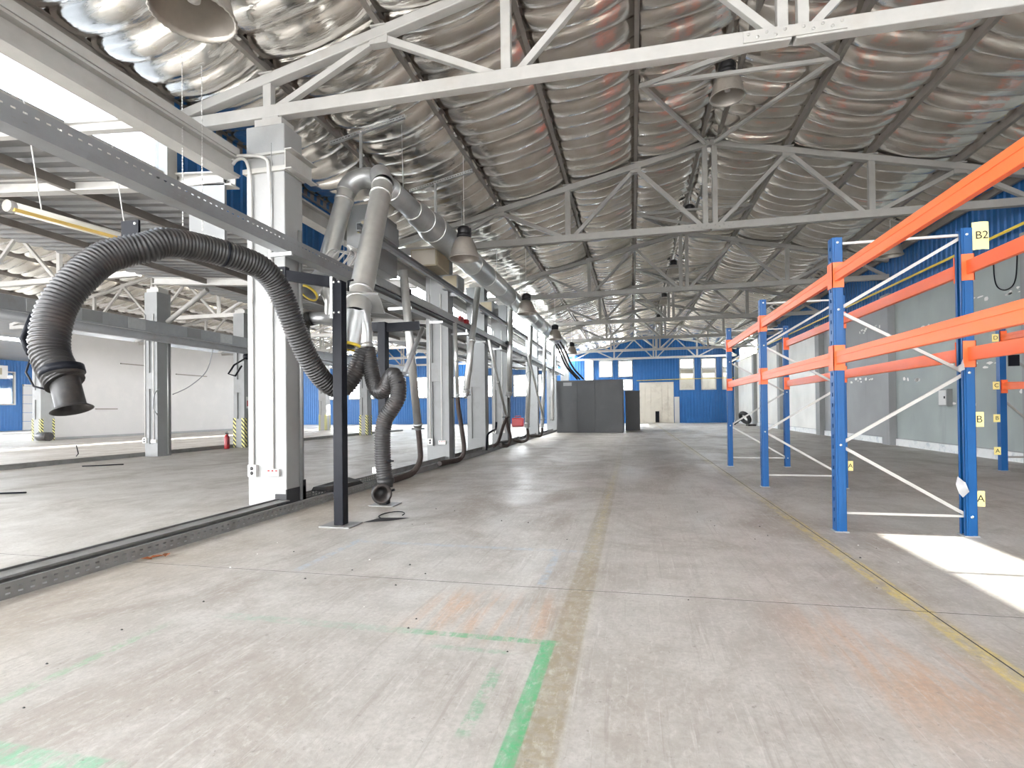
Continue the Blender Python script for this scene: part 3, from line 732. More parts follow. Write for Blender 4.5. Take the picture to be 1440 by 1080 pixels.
# ================================================================== COLUMNS
def column(y, label, detail=0, x=-4.58, top=4.9, haz=False, group='columns of the main row', mtl='conc_w', w=.56, d=.38):
    t = thing('concrete_column', (x, y+d/2, 0), label, 'column', group)
    x0, x1 = x-w/2, x+w/2
    # I shaped shaft: two flanges and a recessed web
    if detail == 2:
        mb = MB().box((x0,y,0),(x1,y+d,top)); s = mb.build('shaft', mtl, t, bevel=.012)
    else:
        mb = MB().box((x0,y,0),(x0+.14,y+d,top)).box((x1-.14,y,0),(x1,y+d,top)).box((x0+.14,y+.05,0),(x1-.14,y+d,top))
        mb.box((x0+.14,y,0),(x1-.14,y+.05,.35)).box((x0+.14,y,1.9),(x1-.14,y+.05,2.35)).box((x0+.14,y,3.6),(x1-.14,y+.05,top))
        s = mb.build('shaft', mtl, t)
    MB().box((x-.2,y+.06,top),(x+.2,y+d-.06,top+.12)).build('cap', 'white_steel', t)
    MB().box((x-.12,y+.1,top+.12),(x+.12,y+d-.1,top+.17)).build('bearing', 'white_steel', t)
    if detail:
        for dxx in (-.19,.1):
            MB().tube([(x+dxx,y-.018,.45),(x+dxx,y-.018,4.0)],.014,8).build('conduit', 'pvc', t)
        MB().tube([(x1+.03,y+d*.7,0.05),(x1+.03,y+d*.7,3.6)],.02,8).build('conduit', 'galv_dull', t)
        b1 = MB().box((x-.25,y-.05,.38),(x-.13,y,.53)).build('socket_box', 'pvc', t)
        for zz in (.425,.485): MB().lathe((x-.19,y-.05,zz),[(.024,0),(.024,.006),(0,.006)],12,(0,-1,0)).build('socket', 'ink', b1)
        b2 = MB().box((x+.02,y-.045,.39),(x+.2,y,.48)).build('switch_box', 'pvc', t)
        for q in (.055,.11,.165): MB().box((x+q-.012,y-.055,.45),(x+q+.012,y-.045,.47)).build('switch', 'red', b2)
    if haz:
        MB().box((x0-.012,y-.012,0),(x1+.012,y+d+.012,1.0)).build('grey_sleeve', 'conc_g', t)
        for xx in (x0-.014, x1-.1): MB().box((xx,y-.02,0.01),(xx+.11,y-.012,1.02)).build('hazard_strip', 'hazard', t)
        MB().box((x1+.012,y,0.01),(x1+.018,y+.1,1.02)).box((x1+.012,y+d-.1,.01),(x1+.018,y+d,1.02)).build('hazard_strip', 'hazard', t)
    return t
c1 = column(6.02, 'near white concrete column with conduits and socket boxes by the floor tray', 2)
# dressing of the first column: steel collar and bent conduits
MB().box((-4.89,5.985,4.28),(-4.27,6.42,4.34)).box((-4.89,5.985,4.5),(-4.27,6.42,4.53)).build('collar', 'white_steel', c1)
MB().chan((-4.27,5.98,4.42),(-4.27,6.55,4.42),.1,.26,.015).build('bracket', 'white_steel', c1)
for a, x in ((.0,-4.77),(.05,-4.49)):
    MB().tube(smooth_path([(-5.02,5.97,4.42+a),(-4.95,5.965,4.47+a),(x-.06,5.965,4.45),(x,5.97,4.25),(x,5.985,3.9),(x,5.992,3.2),(x,5.992,2.6)],6),.02,8).build('conduit', 'pvc', c1)
MB().box((-4.34,6.33,.0),(-4.285,6.41,.3)).box((-4.45,5.995,0.0),(-4.29,6.02,.16)).build('dark_base', 'dark_matte', c1)  # near-black pieces set against the foot of the column
MB().box((-4.30,6.0,0),(-4.285,6.4,.22)).build('dark_base', 'dark_matte', c1)
for y, lab in ((12.2,'white concrete column beside the pair of tan vent boxes'), (15.5,'smooth grey column between the second and third full columns'), (18.4,'third full concrete column of the main row'),
               (24.6,'slim looking concrete column of the main row behind the extraction tubes'), (30.8,'concrete column of the main row level with the dark booth'), (37.0,'concrete column of the main row beyond the dark booth')):
    column(y, lab, 1 if y in (12.2,18.4) else 0, mtl='conc_g', x=-4.58 if y < 13 else -4.6)
for y, lab, h in ((12.46,'grey concrete column standing in the far floor tray of the left row', False), (15.9,'column with hazard stripes and the fire extinguisher at its foot', True), (24.6,'striped column in the left row halfway to the end wall', True), (37.0,'column in the left row near the blue end wall', True)):
    column(y, lab, 1 if y < 13 else 0, x=-13.19, haz=h, group='columns of the left row', w=.42, d=.46, top=4.62, mtl='conc_g')
column(19.4, 'striped column at the corner of the white side wall', 0, x=-26.95, haz=True, group='columns of the left row', w=.5, d=.6, top=5.05, mtl='conc_g')
column(31.0, 'striped column deep in the left wing before the roller door', 0, x=-19.5, haz=True, group='columns of the left row', w=.5, d=.5, top=5.05, mtl='conc_g')
MB_sign = thing('wall_sign', (-12.97,16.1,1.55), 'small red and white fire sign on the striped left column', 'sign')
MB().box((-12.985,15.99,1.35),(-12.977,16.25,1.75)).build('plate', 'pvc', MB_sign); MB().box((-12.977,16.03,1.42),(-12.972,16.21,1.62)).build('print', 'red', MB_sign)
# diagonal knee brace at the left column
tag(MB().tube([(-12.86,12.7,3.8),(-11.4,12.55,4.6)],.07,10).build('knee_brace', 'grey_steel', None, (-12.86,12.7,3.8)), 'round steel knee brace rising from the left row column', 'brace')

# ================================================================== TRAYS AND RAILS
def tray(name, x0, x1, z0, z1, y0, y1, label, m, perf_to, hang=False):
    t = thing(name, (x0, y0, z0), label, 'cable tray')
    side = MB(); H = z1-z0; rows = [H*.33, H*.7]
    side.perf((x1,y0,z0),(0,1,0),(0,0,1), perf_to-y0, H, .075, rows, .032, .013, .003)
    if perf_to < y1: side.box((x1-.003,perf_to,z0),(x1,y1,z1))
    side.build('side_wall', m, t)
    s2 = MB().perf((x0,y0,z0),(0,1,0),(0,0,1), perf_to-y0, H, .075, rows, .032, .013, .003)
    if perf_to < y1: s2.box((x0-.003,perf_to,z0),(x0,y1,z1))
    s2.build('side_wall', m, t)
    MB().box((x0,y0,z0),(x1,y1,z0+.004)).build('bottom', m, t)
    MB().box((x1-.016,y0,z1),(x1+.003,y1,z1+.006)).box((x0-.003,y0,z1),(x0+.016,y1,z1+.006)).build('rolled_edge', m, t)
    return t
t = tray('cable_tray', -4.22, -4.05, 3.15, 3.33, 1.0, 30.5, 'overhead perforated steel cable tray passing in front of the near column', 'tray', 9)
for y in (5.72, 7.4, 11, 14.5, 20, 26):
    MB().box((-4.3,y,3.10),(-4.0,y+.035,3.145)).tube([(-4.28,y+.02,3.12),(-4.28,y+.02,4.5)],.004,6).build('hanger', 'galv_dull', t)
t = tray('floor_tray', -4.42, -4.01, 0, .1, -2.0, 30, 'long perforated steel tray lying on the floor along the column row', 'dark_tray', 9)
MB().box((-4.40,-2,.075),(-4.24,6.0,.09)).build('cover_strip', 'dark_tray', t)
t = tray('floor_tray', -13.75, -13.5, 0, .09, 4, 30, 'perforated floor tray along the left column row', 'dark_tray', 4.2)
# steel channel rail of the left row
t = thing('service_rail', (-12.85,4,3.4), 'grey box rail with vents hung along the left column row', 'rail')
MB().box((-12.93,3,3.42),(-12.78,30,3.74)).build('channel', 'tray', t)
MB().tube([(-12.7,3,3.28),(-12.7,30,3.28)],.11,12).build('pipe', 'tray', t)
for k, y in enumerate((9.0,10.2,11.4,13.3,14.6,16.0,18.0)):
    MB().box((-12.78,y,3.45),(-12.765,y+.5,3.72)).build('vent_cover', 'panel_grey' if k % 2 else 'galv_dull', t)
# aluminium rail of the extraction row
t = thing('extraction_rail', (-3.92,8,3.2), 'aluminium extraction rail running along the column row below the duct', 'rail')
MB().box((-3.98,7.6,3.17),(-3.84,31,3.30)).build('profile', 'galv_dull', t)
MB().box((-3.95,7.6,3.15),(-3.87,31,3.17)).build('slot_lip', 'black', t)
for y in (9.0,12.4,15.8,19.2,24.8,29): MB().box((-4.32,y,3.03),(-3.86,y+.05,3.08)).box((-3.93,y,3.08),(-3.89,y+.05,3.15)).build('arm', 'galv_dull', t)
for y in (8.6,11.6,12.0,12.5,16.2): MB().box((-3.84,y,3.24),(-3.78,y+.22,3.34)).build('junction', 'red' if y in (11.6,12.0) else 'black', t)
# second channel above, carrying the boxes
t = thing('box_rail', (-4.15,7.4,4.0), 'steel channel carrying the vent boxes under the round duct', 'rail')
MB().chan((-4.06,7.4,4.0),(-4.06,28,4.0),.07,.12,.01).build('channel', 'tray', t)
for y in (8.0,12.3,18.5,24.7): MB().box((-4.32,y+.0,3.96),(-4.06,y+.05,4.04)).build('arm', 'tray', t)
def vbox(y0, y1, z0, z1, m, label, x0=-4.38, x1=-3.98):
    b = thing('vent_box', ((x0+x1)/2, y0, z0), label, 'vent box', 'boxes on the channel under the duct')
    MB().box((x0,y0,z0),(x1,y1,z1)).build('casing', m, b, bevel=.008)
    MB().box((x0+.03,y0-.008,z0+.03),(x1-.03,y0,z1-.03)).build('front_panel', 'tan' if m != 'tan' else 'door_conc', b)
    MB().box((x1,y0+.04,z0+.03),(x1+.008,y1-.04,z1-.03)).build('side_panel', m, b)
    return b
vbox(8.1,8.75,4.07,4.38,'panel_grey','grey vent box on the channel nearest the tall galvanised pipes')
vbox(10.0,10.75,4.07,4.42,'tan','tan vent box hanging above the second column', -4.3, -3.75)
vbox(12.0,12.5,4.07,4.4,'panel_grey','small grey vent box right after the tan one')
vbox(15.2,15.9,4.07,4.4,'panel_grey','grey vent box above the smooth grey column')
b = thing('switch_cabinet', (-4.6,8.4,4.2), 'large grey cabinet with a yellow sticker behind the galvanised pipes', 'cabinet')
MB().box((-4.85,8.5,3.75),(-4.4,9.6,4.8)).build('casing', 'conc_g', b, bevel=.01); MB().box((-4.75,8.49,4.0),(-4.45,8.5,4.7)).build('door', 'panel_grey', b)
MB().box((-4.62,8.485,4.3),(-4.52,8.49,4.42)).build('sticker', 'yellow', b)
MB().box((-4.25,8.3,4.75),(-4.2,8.35,4.9)).build('latch', 'black', b)
b = thing('hanging_panel', (-5.5,6.15,3.5), 'pale grey sheet metal panel hanging beside the near column under the cross beam', 'panel')
MB().box((-5.84,6.12,3.45),(-5.28,6.16,4.32)).build('sheet', 'panel_grey', b); MB().box((-5.84,6.1,4.28),(-5.28,6.18,4.33)).build('top_edge', 'white_steel', b)
# white cables running from the tray to the cabinet
for k in range(7):
    p = [(-4.10,6.55+.16*k,3.30),(-4.11,6.8+.16*k,3.47+.02*k),(-4.3,7.3+.12*k,3.62+.03*k),(-4.5-.02*k,8.15,3.80+.03*k),(-4.45-.055*k,8.48,3.90+.02*k)]
    tag(MB().tube(smooth_path(p,6),.016,6).build('white_cable', 'pvc', None, p[0]), 'white cable of the bundle arching from the tray to the grey cabinet', 'cable', 'white cable bundle')

# black scrap lying in the floor tray and small fittings of the left wing
tag(MB().add([(-4.4,6.7,.10),(-4.05,6.75,.10),(-4.03,7.5,.10),(-4.36,7.7,.10),(-4.38,6.72,.15),(-4.1,6.8,.17),(-4.06,7.45,.15),(-4.33,7.6,.18)],[(0,1,5,4),(1,2,6,5),(2,3,7,6),(3,0,4,7),(4,5,6,7)]).build('rubber_mat', 'rubber', None, (-4.2,7.1,.1)), 'crumpled black rubber mat lying on the floor tray behind the near column', 'rubber mat')
f = thing('folded_arm', (-12.6,15.7,2.5), 'small folded black bracket arm hanging from the left box rail', 'bracket')
MB().lathe((-12.62,15.6,3.08),[(0,-.1),(.1,-.08),(.1,.08),(0,.1)],12,(1,0,0)).build('joint', 'black', f)
MB().tube([(-12.62,15.6,3.05),(-12.62,15.0,2.75),(-12.62,14.75,2.45),(-12.62,15.05,2.4),(-12.62,15.35,2.75)],.03,8).build('arm', 'black', f)
MB().tube([(-12.62,15.6,3.05),(-12.7,15.6,3.3)],.03,8).build('stem', 'galv_dull', f)
for y0, y1, z, lab in ((23.6,25.0,3.9,'thin dark rail fixed high on the white side wall by the left column'),(27.2,29.6,3.55,'long thin dark rail fixed on the white side wall'),(22.2,23.4,1.45,'short dark rail at waist height on the white side wall')):
    tag(MB().box((-26.98,y0,z),(-26.93,y1,z+.06)).build('wall_rail', 'purlin', None, (-26.95,y0,z)), lab, 'rail')
for k, (pp, lab) in enumerate(((((-12.93,12.5,1.9),(-12.9,12.3,1.75),(-12.9,12.25,1.4),(-12.93,12.42,1.15)),'grey cable looping out from the left column'), (((-12.7,14.2,3.2),(-12.75,14.0,2.5),(-12.8,13.4,2.0),(-12.9,12.9,1.75)),'thin cable drooping from the box rail to the left column'))):
    tag(MB().tube(smooth_path(pp,6),.014,6).build('slack_cable', 'tray', None, pp[0]), lab, 'cable')
# ================================================================== EXTRACTION DUCTS AND HOSES
d = thing('spiral_duct', (-3.6,7.3,4.6), 'long round galvanised duct hung along the column row', 'duct')
DX, DZ = -3.6, 4.6
MB().tube([(DX,7.45,DZ),(DX,8.45,DZ)],.165,28).build('narrow_section', 'galv_dull', d)
MB().lathe((DX,8.45,DZ),[(.165,0),(.21,.25),(.21,.55)],28,(0,1,0)).build('reducer', 'galv_dull', d)
MB().lathe((DX,9.0,DZ),[(.21,0),(.265,.3),(.265,.4)],28,(0,1,0)).build('reducer', 'galv_dull', d)
for k in range(15):
    y = 9.4+1.24*k; MB().tube([(DX,y,DZ),(DX,y+1.24,DZ)],.265,28,False).build('duct_section', 'galv' if k % 2 else 'galv_dull', d)
MB().lathe((DX,9.4+1.24*15,DZ),[(.265,0),(0,.02)],28,(0,1,0)).build('end_cap', 'galv_dull', d)
for k in range(16): MB().lathe((DX,9.4+1.24*k-.02,DZ),[(.265,0),(.278,0),(.278,.03),(.265,.03)],28,(0,1,0)).build('joint_ring', 'galv', d)
for y, r in ((7.6,.165),(8.44,.165),(8.98,.21)): MB().lathe((DX,y,DZ),[(r,0),(r+.014,0),(r+.014,.04),(r,.04)],28,(0,1,0)).build('joint_ring', 'galv', d)
for y in (8.1,11.2,14.3,17.4,20.5,23.6):
    MB().tube([(DX,y,DZ+.2),(DX-.02,y,zch(DX)+.1)],.006,6).build('hanger_wire', 'galv_dull', d)
# tall branch pipe with a Y piece (in front)
def path_tube(name, pts, r, m, parent, n=24, k=8, caps=False): return MB().tube(smooth_path(pts,k), r, n, caps).build(name, m, parent)
b = thing('branch_pipe', (-3.05,5.6,1.9), 'tall tilted galvanised branch pipe above the near black post', 'duct', 'galvanised branch pipes')
T, U = Vector((-3.38,6.9,4.34)), Vector((-3.05,5.61,2.45)); ax = (U-T).normalized()
MB().tube(smooth_path([(-3.6,7.55,4.6),(-3.58,7.3,4.63),(-3.5,7.08,4.58),T+(T-U)*.02],6),.15,24,False).build('elbow', 'galv_dull', b)
MB().tube([T,U],.138,28,False).build('pipe', 'galv', b)
for q in (0,.1,.93,1.0): MB().lathe(T.lerp(U,q),[(.138,-.015),(.15,-.015),(.15,.015),(.138,.015)],28,ax).build('joint_ring', 'galv', b)
g = MB().bar(U+Vector((-.17,0,.02)), U+Vector((.26,.04,-.02)), .3, .03, ax).build('blast_gate', 'galv_dull', b)
MB().tube([U+Vector((-.05,-.15,.1)),U+Vector((-.02,-.2,.2)),U+Vector((.02,-.16,.22))],.012,8).build('gate_handle', 'black', g)
U2 = U+ax*.18; V1 = Vector((-3.06,5.42,1.93)); V2 = Vector((-2.93,5.5,1.93))
MB().lathe(U,[(.138,0),(.15,.02),(.15,.2),(.145,.22)],28,ax).build('collar', 'galv', b)
MB().tube([U2,U2.lerp(V1,.5)+Vector((-.01,0,0)),V1],[.145,.14,.125],24,False).build('open_leg', 'galv_dull', b)
MB().tube([U2+Vector((.02,0,0)),U2.lerp(V2,.6)+Vector((.03,.02,0)),V2],[.13,.09,.085],24,False).build('hose_leg', 'galv', b)
MB().lathe(V1,[(.125,-.01),(.14,-.01),(.14,.02),(.12,.02)],24,(V1-U2).normalized()).build('yellow_rim', 'yellow', b)
MB().lathe(V2,[(.085,-.02),(.1,-.02),(.1,.03),(.085,.03)],24,(V2-U2).normalized()).build('hose_clamp', 'galv', b)
# second branch pipe behind
b = thing('branch_pipe', (-4.4,7.2,2.6), 'shorter galvanised branch pipe behind the arm of the near black post', 'duct', 'galvanised branch pipes')
T, U = Vector((-4.28,7.51,4.6)), Vector((-4.45,7.18,3.33)); ax = (U-T).normalized()
MB().tube(smooth_path([(-3.7,7.62,4.72),(-3.95,7.6,4.82),(-4.15,7.56,4.78),(-4.25,7.53,4.68),T],6),.15,24,False).build('elbow', 'galv_dull', b)
MB().tube([T,U],.135,28,False).build('pipe', 'galv', b)
for q in (0,.12,.9,1.0): MB().lathe(T.lerp(U,q),[(.135,-.015),(.148,-.015),(.148,.015),(.135,.015)],28,ax).build('joint_ring', 'galv', b)
MB().bar(U+Vector((-.2,0,.06)), U+Vector((.22,.04,-.0)), .3, .03, ax).build('blast_gate', 'galv_dull', b)
V1, V2 = Vector((-4.56,6.93,2.93)), Vector((-4.33,7.1,2.55)); U2 = U+ax*.12
MB().tube([U,U2,V1],[.14,.145,.13],24,False).build('open_leg', 'galv_dull', b)
MB().tube([U2,V2+Vector((.02,0,.25)),V2],[.12,.09,.09],24,False).build('hose_leg', 'galv', b)
MB().lathe(V1,[(.13,-.01),(.145,-.01),(.145,.02),(.125,.02)],24,(V1-U2).normalized()).build('yellow_rim', 'yellow', b)
MB().tube([(-4.1,7.12,2.58),(-4.62,7.05,2.58)],.085,20).build('outlet_pipe', 'galv_dull', b)
hz = ribbed(MB(), [(-4.6,7.05,2.58),(-4.7,7.04,2.55),(-4.73,7.03,2.42),(-4.72,7.04,2.2),(-4.68,7.05,2.02),(-4.6,7.06,1.92)], .1).build('flexible_hose', 'hose', None, (-4.6,7.05,2.2))
tag(hz, 'short black flexible hose drooping behind the near column', 'hose', 'flexible extraction hoses')

# ---- big flexible arm with its black post
p = thing('arm_post', (-3.02,5.14,0), 'black square steel post on a base plate carrying the big hose arm', 'post', 'black arm posts')
MB().box((-3.075,5.08,.012),(-2.965,5.19,2.58)).build('shaft', 'black', p, bevel=.008)
MB().box((-3.2,5.0,0),(-2.85,5.28,.012)).build('base_plate', 'dark_tray', p)
MB().bar((-3.06,5.11,2.56),(-3.62,5.02,2.66),.07,.11).build('arm', 'black', p, bevel=.006)
MB().box((-3.09,5.065,2.18),(-3.06,5.2,2.62)).build('bracket', 'galv_dull', p)
MB().box((-3.7,4.985,2.6),(-3.56,5.055,2.74)).build('end_plate', 'black', p)
for z in (2.24,2.56):
    for x in (-3.05,-2.99): MB().lathe((x,5.08,z),[(.012,0),(.012,.012),(0,.012)],8,(0,-1,0)).build('bolt', 'galv', p)
for x in (-3.66,-3.6):
    for z in (2.64,2.7): MB().lathe((x,4.985,z),[(.01,0),(.01,.01),(0,.01)],8,(0,-1,0)).build('bolt', 'galv', p)
h = thing('flexible_hose', (-3.8,3.4,1.2), 'big black ribbed extraction hose arching up and ending in a hooded nozzle', 'hose', 'flexible extraction hoses')
ctrl = [(-3.83,2.94,1.42),(-3.89,2.94,1.5),(-3.97,2.95,1.62),(-4.0,2.97,1.77),(-4.01,3.03,1.98),(-3.97,3.14,2.19),(-3.93,3.28,2.37),(-3.87,3.42,2.47),(-3.79,3.54,2.53),(-3.73,3.68,2.61),(-3.64,3.97,2.64),(-3.52,4.26,2.62),(-3.44,4.48,2.57),(-3.39,4.66,2.40),(-3.34,4.85,2.02),(-3.29,5.03,1.71),(-3.22,5.22,1.50),(-3.13,5.38,1.46),(-3.03,5.46,1.62),(-2.95,5.49,1.84),(-2.93,5.5,1.93)]
P = resample(smooth_path(ctrl,12), .0075); n_ = len(P); rr = []
for i in range(n_):
    f = i/n_; base = .112 if f < .6 else .112-.02*(f-.6)/.4
    rr.append(base*(1+.075*math.cos(i*math.pi/2)))
MB().tube(P, rr, 20).build('ribbed_hose', 'hose', h)
nz = Vector((-3.83,2.94,1.42)); nd = (Vector((-3.76,2.935,1.22))-nz).normalized()
noz = MB().lathe(nz-nd*.1,[(.125,0),(.122,.05),(.1,.06),(.088,.07),(.088,.27),(.12,.295),(.125,.30),(.115,.30),(.08,.275),(.075,.1)],28,nd).build('nozzle_hood', 'rubber', h)
MB().lathe(nz-nd*.11,[(.112,0),(.13,0),(.13,.05),(.112,.05)],28,nd).build('hose_clamp', 'black', h)
MB().box((-4.10,3.60,2.62),(-3.93,3.62,2.79)).build('joint_plate', 'black', h)
for x, z in ((-4.07,2.65),(-3.96,2.65),(-3.96,2.76),(-4.02,2.64)): MB().lathe((x,3.60,z),[(.012,0),(.012,.008),(0,.008)],8,(0,-1,0)).build('bolt', 'galv', h)
MB().tube([(-4.14,2.96,1.92),(-4.21,2.94,1.74),(-4.13,2.93,1.63)],.02,8).build('guide_bar', 'black', h)
MB().tube([(-4.13,2.94,1.62),(-4.15,2.92,1.5),(-4.08,2.92,1.40),(-3.98,2.92,1.38)],.007,6).build('wire_loop', 'black', h)
MB().lathe((-4.1,2.97,1.82),[(.05,-.04),(.05,.04),(0,.04)],12,(1,0,.2)).build('joint_knob', 'black', h)
MB().lathe(P[int(n_*.46)],[(.112,-.01),(.122,-.01),(.122,.01),(.112,.01)],20,P[int(n_*.46)+3]-P[int(n_*.46)]).build('hose_clamp', 'black', h)
# ---- second, folded arm
p = thing('arm_post', (-3.12,6.35,0), 'black steel post with a side arm behind the folded hose', 'post', 'black arm posts')
MB().box((-3.175,6.3,.012),(-3.065,6.41,2.34)).build('shaft', 'black', p, bevel=.008)
MB().box((-3.28,6.22,0),(-2.95,6.5,.012)).build('base_plate', 'dark_tray', p)
MB().bar((-3.1,6.36,2.27),(-2.68,6.5,2.30),.07,.11).build('arm', 'black', p)
MB().box((-3.3,6.3,2.22),(-3.17,6.36,2.34)).build('end_plate', 'black', p)
h = thing('flexible_hose', (-2.6,5.3,.3), 'brownish black hose folded over and hanging down to a short nozzle by the floor', 'hose', 'flexible extraction hoses')
ctrl = [(-2.9,5.52,1.90),(-2.86,5.5,1.72),(-2.80,5.46,1.52),(-2.72,5.42,1.42),(-2.62,5.38,1.45),(-2.54,5.33,1.55),(-2.47,5.28,1.58),(-2.42,5.27,1.48),(-2.43,5.27,1.34),(-2.5,5.27,1.22),(-2.57,5.27,1.12),(-2.60,5.26,.95),(-2.60,5.26,.75),(-2.59,5.26,.58),(-2.57,5.26,.46)]
P = resample(smooth_path(ctrl,12), .0065); n_ = len(P)
MB().tube(P,[.083*(1+.07*math.cos(i*math.pi/2)) for i in range(n_)],18).build('ribbed_hose', 'hose', h)
MB().lathe((-2.57,5.26,.47),[(.083,-.02),(.09,-.02),(.09,.03),(.07,.05),(.07,.08)],20,(.1,0,-1)).build('cuff', 'rubber', h)
noz = MB().lathe((-2.66,5.28,.36),[(0,0),(.075,0),(.075,.16),(.085,.2),(.105,.21),(.105,.23),(.075,.23),(.068,.05),(0,.05)],24,(.55,-.8,-.05)).build('nozzle', 'rubber', h)
MB().tube([(-2.5,5.2,.36),(-2.44,5.2,.38)],.012,8).build('knob', 'black', noz)
MB().tube([(-2.42,5.2,1.5),(-2.35,5.2,1.5)],.008,6).build('pin', 'black', h)
MB().tube([(-2.52,5.2,.68),(-2.44,5.18,.68)],.008,6).build('pin', 'black', h)
MB().tube([(-2.68,5.3,.9),(-2.7,5.3,.58)],.012,8).box((-2.73,5.28,.54),(-2.66,5.32,.6)).build('gas_spring', 'galv', h)
# strut of the folded arm
tag(MB().tube([(-2.62,6.45,2.25),(-2.5,5.6,1.62)],.028,10).build('arm_strut', 'tray', None, (-2.6,6.4,2.2)), 'grey strut leaning from the side arm down to the folded hose', 'strut')

# ---- extraction tubes hanging from the rail, with floor hoses
def ex_tube(top, bot, hose, label, r=.062, mid=True):
    t = thing('extraction_tube', bot, label, 'extraction tube', 'extraction tubes along the column row')
    top, bot = Vector(top), Vector(bot); ax = (bot-top).normalized()
    MB().tube([top,bot],r,16).build('tube', 'galv', t)
    for q in (.52,.98): MB().lathe(top.lerp(bot,q),[(r,-.02),(r+.014,-.02),(r+.014,.02),(r,.02)],16,ax).build('clamp_ring', 'galv_dull', t)
    MB().lathe(bot,[(r,0),(r*.9,.03),(r*.55,.05),(r*.55,.09)],14,ax).build('end_fitting', 'galv_dull', t)
    MB().bar(bot+Vector((-.12,0,-.02)),bot+Vector((.12,0,-.02)),.02,.02).build('lever', 'black', t)
    if hose:
        ribbed(MB(), [tuple(bot+ax*.02)]+hose, .05, .03, .1, 12).build('floor_hose', 'brown_hose', t)
    return t
ex_tube((-3.75,8.40,3.58),(-3.75,8.98,.9),[(-3.73,9.0,.6),(-3.72,8.98,.32),(-3.78,8.8,.12),(-3.86,8.4,.07),(-3.9,8.1,.06)],'silver extraction tube with a brown hose curling to the floor behind the folded arm', .07)
ex_tube((-3.75,12.9,4.25),(-3.75,11.8,1.57),None,'silver extraction tube ending free beside the smooth grey column', .075)
ex_tube((-3.75,16.6,4.9),(-3.75,16.25,1.67),None,'upright silver extraction tube ending at waist height past the third column', .085)
ex_tube((-3.75,20.1,4.7),(-3.75,19.03,.6),[(-3.73,19.1,.35),(-3.75,19.0,.12),(-3.85,18.5,.07),(-3.9,17.8,.16),(-3.95,17.4,.2)],'silver extraction tube whose black hose bends back over the floor tray', .085)
ex_tube((-3.75,23.5,4.8),(-3.75,22.3,.5),[(-3.75,22.35,.3),(-3.8,22.2,.1),(-3.9,21.4,.14),(-3.95,20.8,.16)],'silver extraction tube next to last before the dark booth', .08)
ex_tube((-3.85,26.6,4.9),(-3.85,26.0,.7),None,'silver extraction tube standing closest to the dark booth', .08)
ex_tube((-3.75,11.08,3.1),(-3.75,11.2,1.5),[(-3.74,11.25,1.2),(-3.72,11.4,.75),(-3.74,11.6,.3),(-3.82,11.5,.1),(-3.9,10.9,.1),(-3.92,10.5,.1)],'short silver tube at the second column with a long dark hose', .045)
ex_tube((-3.75,13.86,3.1),(-3.75,15.8,1.0),[(-3.74,15.95,.7),(-3.72,16.2,.35),(-3.8,16.2,.1),(-3.9,15.7,.14)],'tilted thin silver tube before the third column', .04)
ex_tube((-3.55,18.4,3.1),(-3.55,21.5,.8),None,'tilted thin silver tube beyond the third column', .045)
tag(ribbed(MB(), [(-3.74,15.85,.95),(-3.76,15.5,.75),(-3.78,15.1,.4),(-3.8,14.9,.25),(-3.88,14.7,.16)], .045,.03).build('floor_hose', 'brown_hose', None, (-3.78,15.3,.5)), 'short dark hose sloping from the tilted tube to the floor tray', 'hose')
tag(MB().tube(smooth_path([(-3.88,14.0,.12),(-3.9,14.2,.5),(-3.82,14.4,.62),(-3.8,14.7,.66),(-3.8,14.8,.85)],6),.03,10).build('bent_pipe', 'black', None, (-3.88,14.0,.1)), 'bent black pipe piece standing on the floor tray', 'pipe')
for k in range(9):
    y = 19+random.uniform(-2.5,6); x = -4.2+random.uniform(-.1,.1); a = random.uniform(-.25,.25)
    a *= .3; pp = [(x,y,.141),(x+a*.3,y+.4,.142+random.uniform(0,.02)),(x+a,y+.9,.141)]
    tag(MB().tube(smooth_path(pp,5),.035,8).build('hose_scrap', 'rubber', None, (x,y,.13)), 'black hose scrap lying along the floor tray before the booth', 'hose scrap', 'hose scraps on the floor tray')
# black hoses dropping onto the booth
for k, dx in enumerate((0,.12,.3)):
    pp = [(-3.75+dx,25.5,4.55),(-3.5+dx,25.9,4.1),(-3.2+dx,26.6,3.3),(-2.75+dx,27.4,2.72)]
    tag(MB().tube(smooth_path(pp,6),.045,10).build('drop_hose', 'brown_hose' if k == 1 else 'rubber', None, pp[0]), ['black hose dropping from the duct onto the booth roof, next to the column row','brown hose dropping onto the booth roof between two black ones','black hose dropping onto the booth roof, on the aisle side'][k], 'hose', 'hoses dropping onto the booth')
# perforated hanger strips over the duct
for a, b, lab in (((-4.55,7.5,5.36),(-3.3,7.5,5.62),'perforated hanger strip above the elbows of the branch pipes'), ((-4.1,9.5,5.36),(-2.85,9.5,5.62),'perforated hanger strip above the wide part of the duct')):
    a, b = Vector(a), Vector(b); dv = (b-a)
    s_ = MB().perf(a, dv, (0,0,1), dv.length, .05, .05, [.025], .03, .018, .004).bar(a+Vector((0,.02,0)),b+Vector((0,.02,0)),.04,.006)
    q = a.lerp(b,.42); s_.bar(q, q-Vector((0,0,.7)), .04, .03)
    tag(s_.build('hanger_strip', 'galv_dull', None, a), lab, 'bracket')

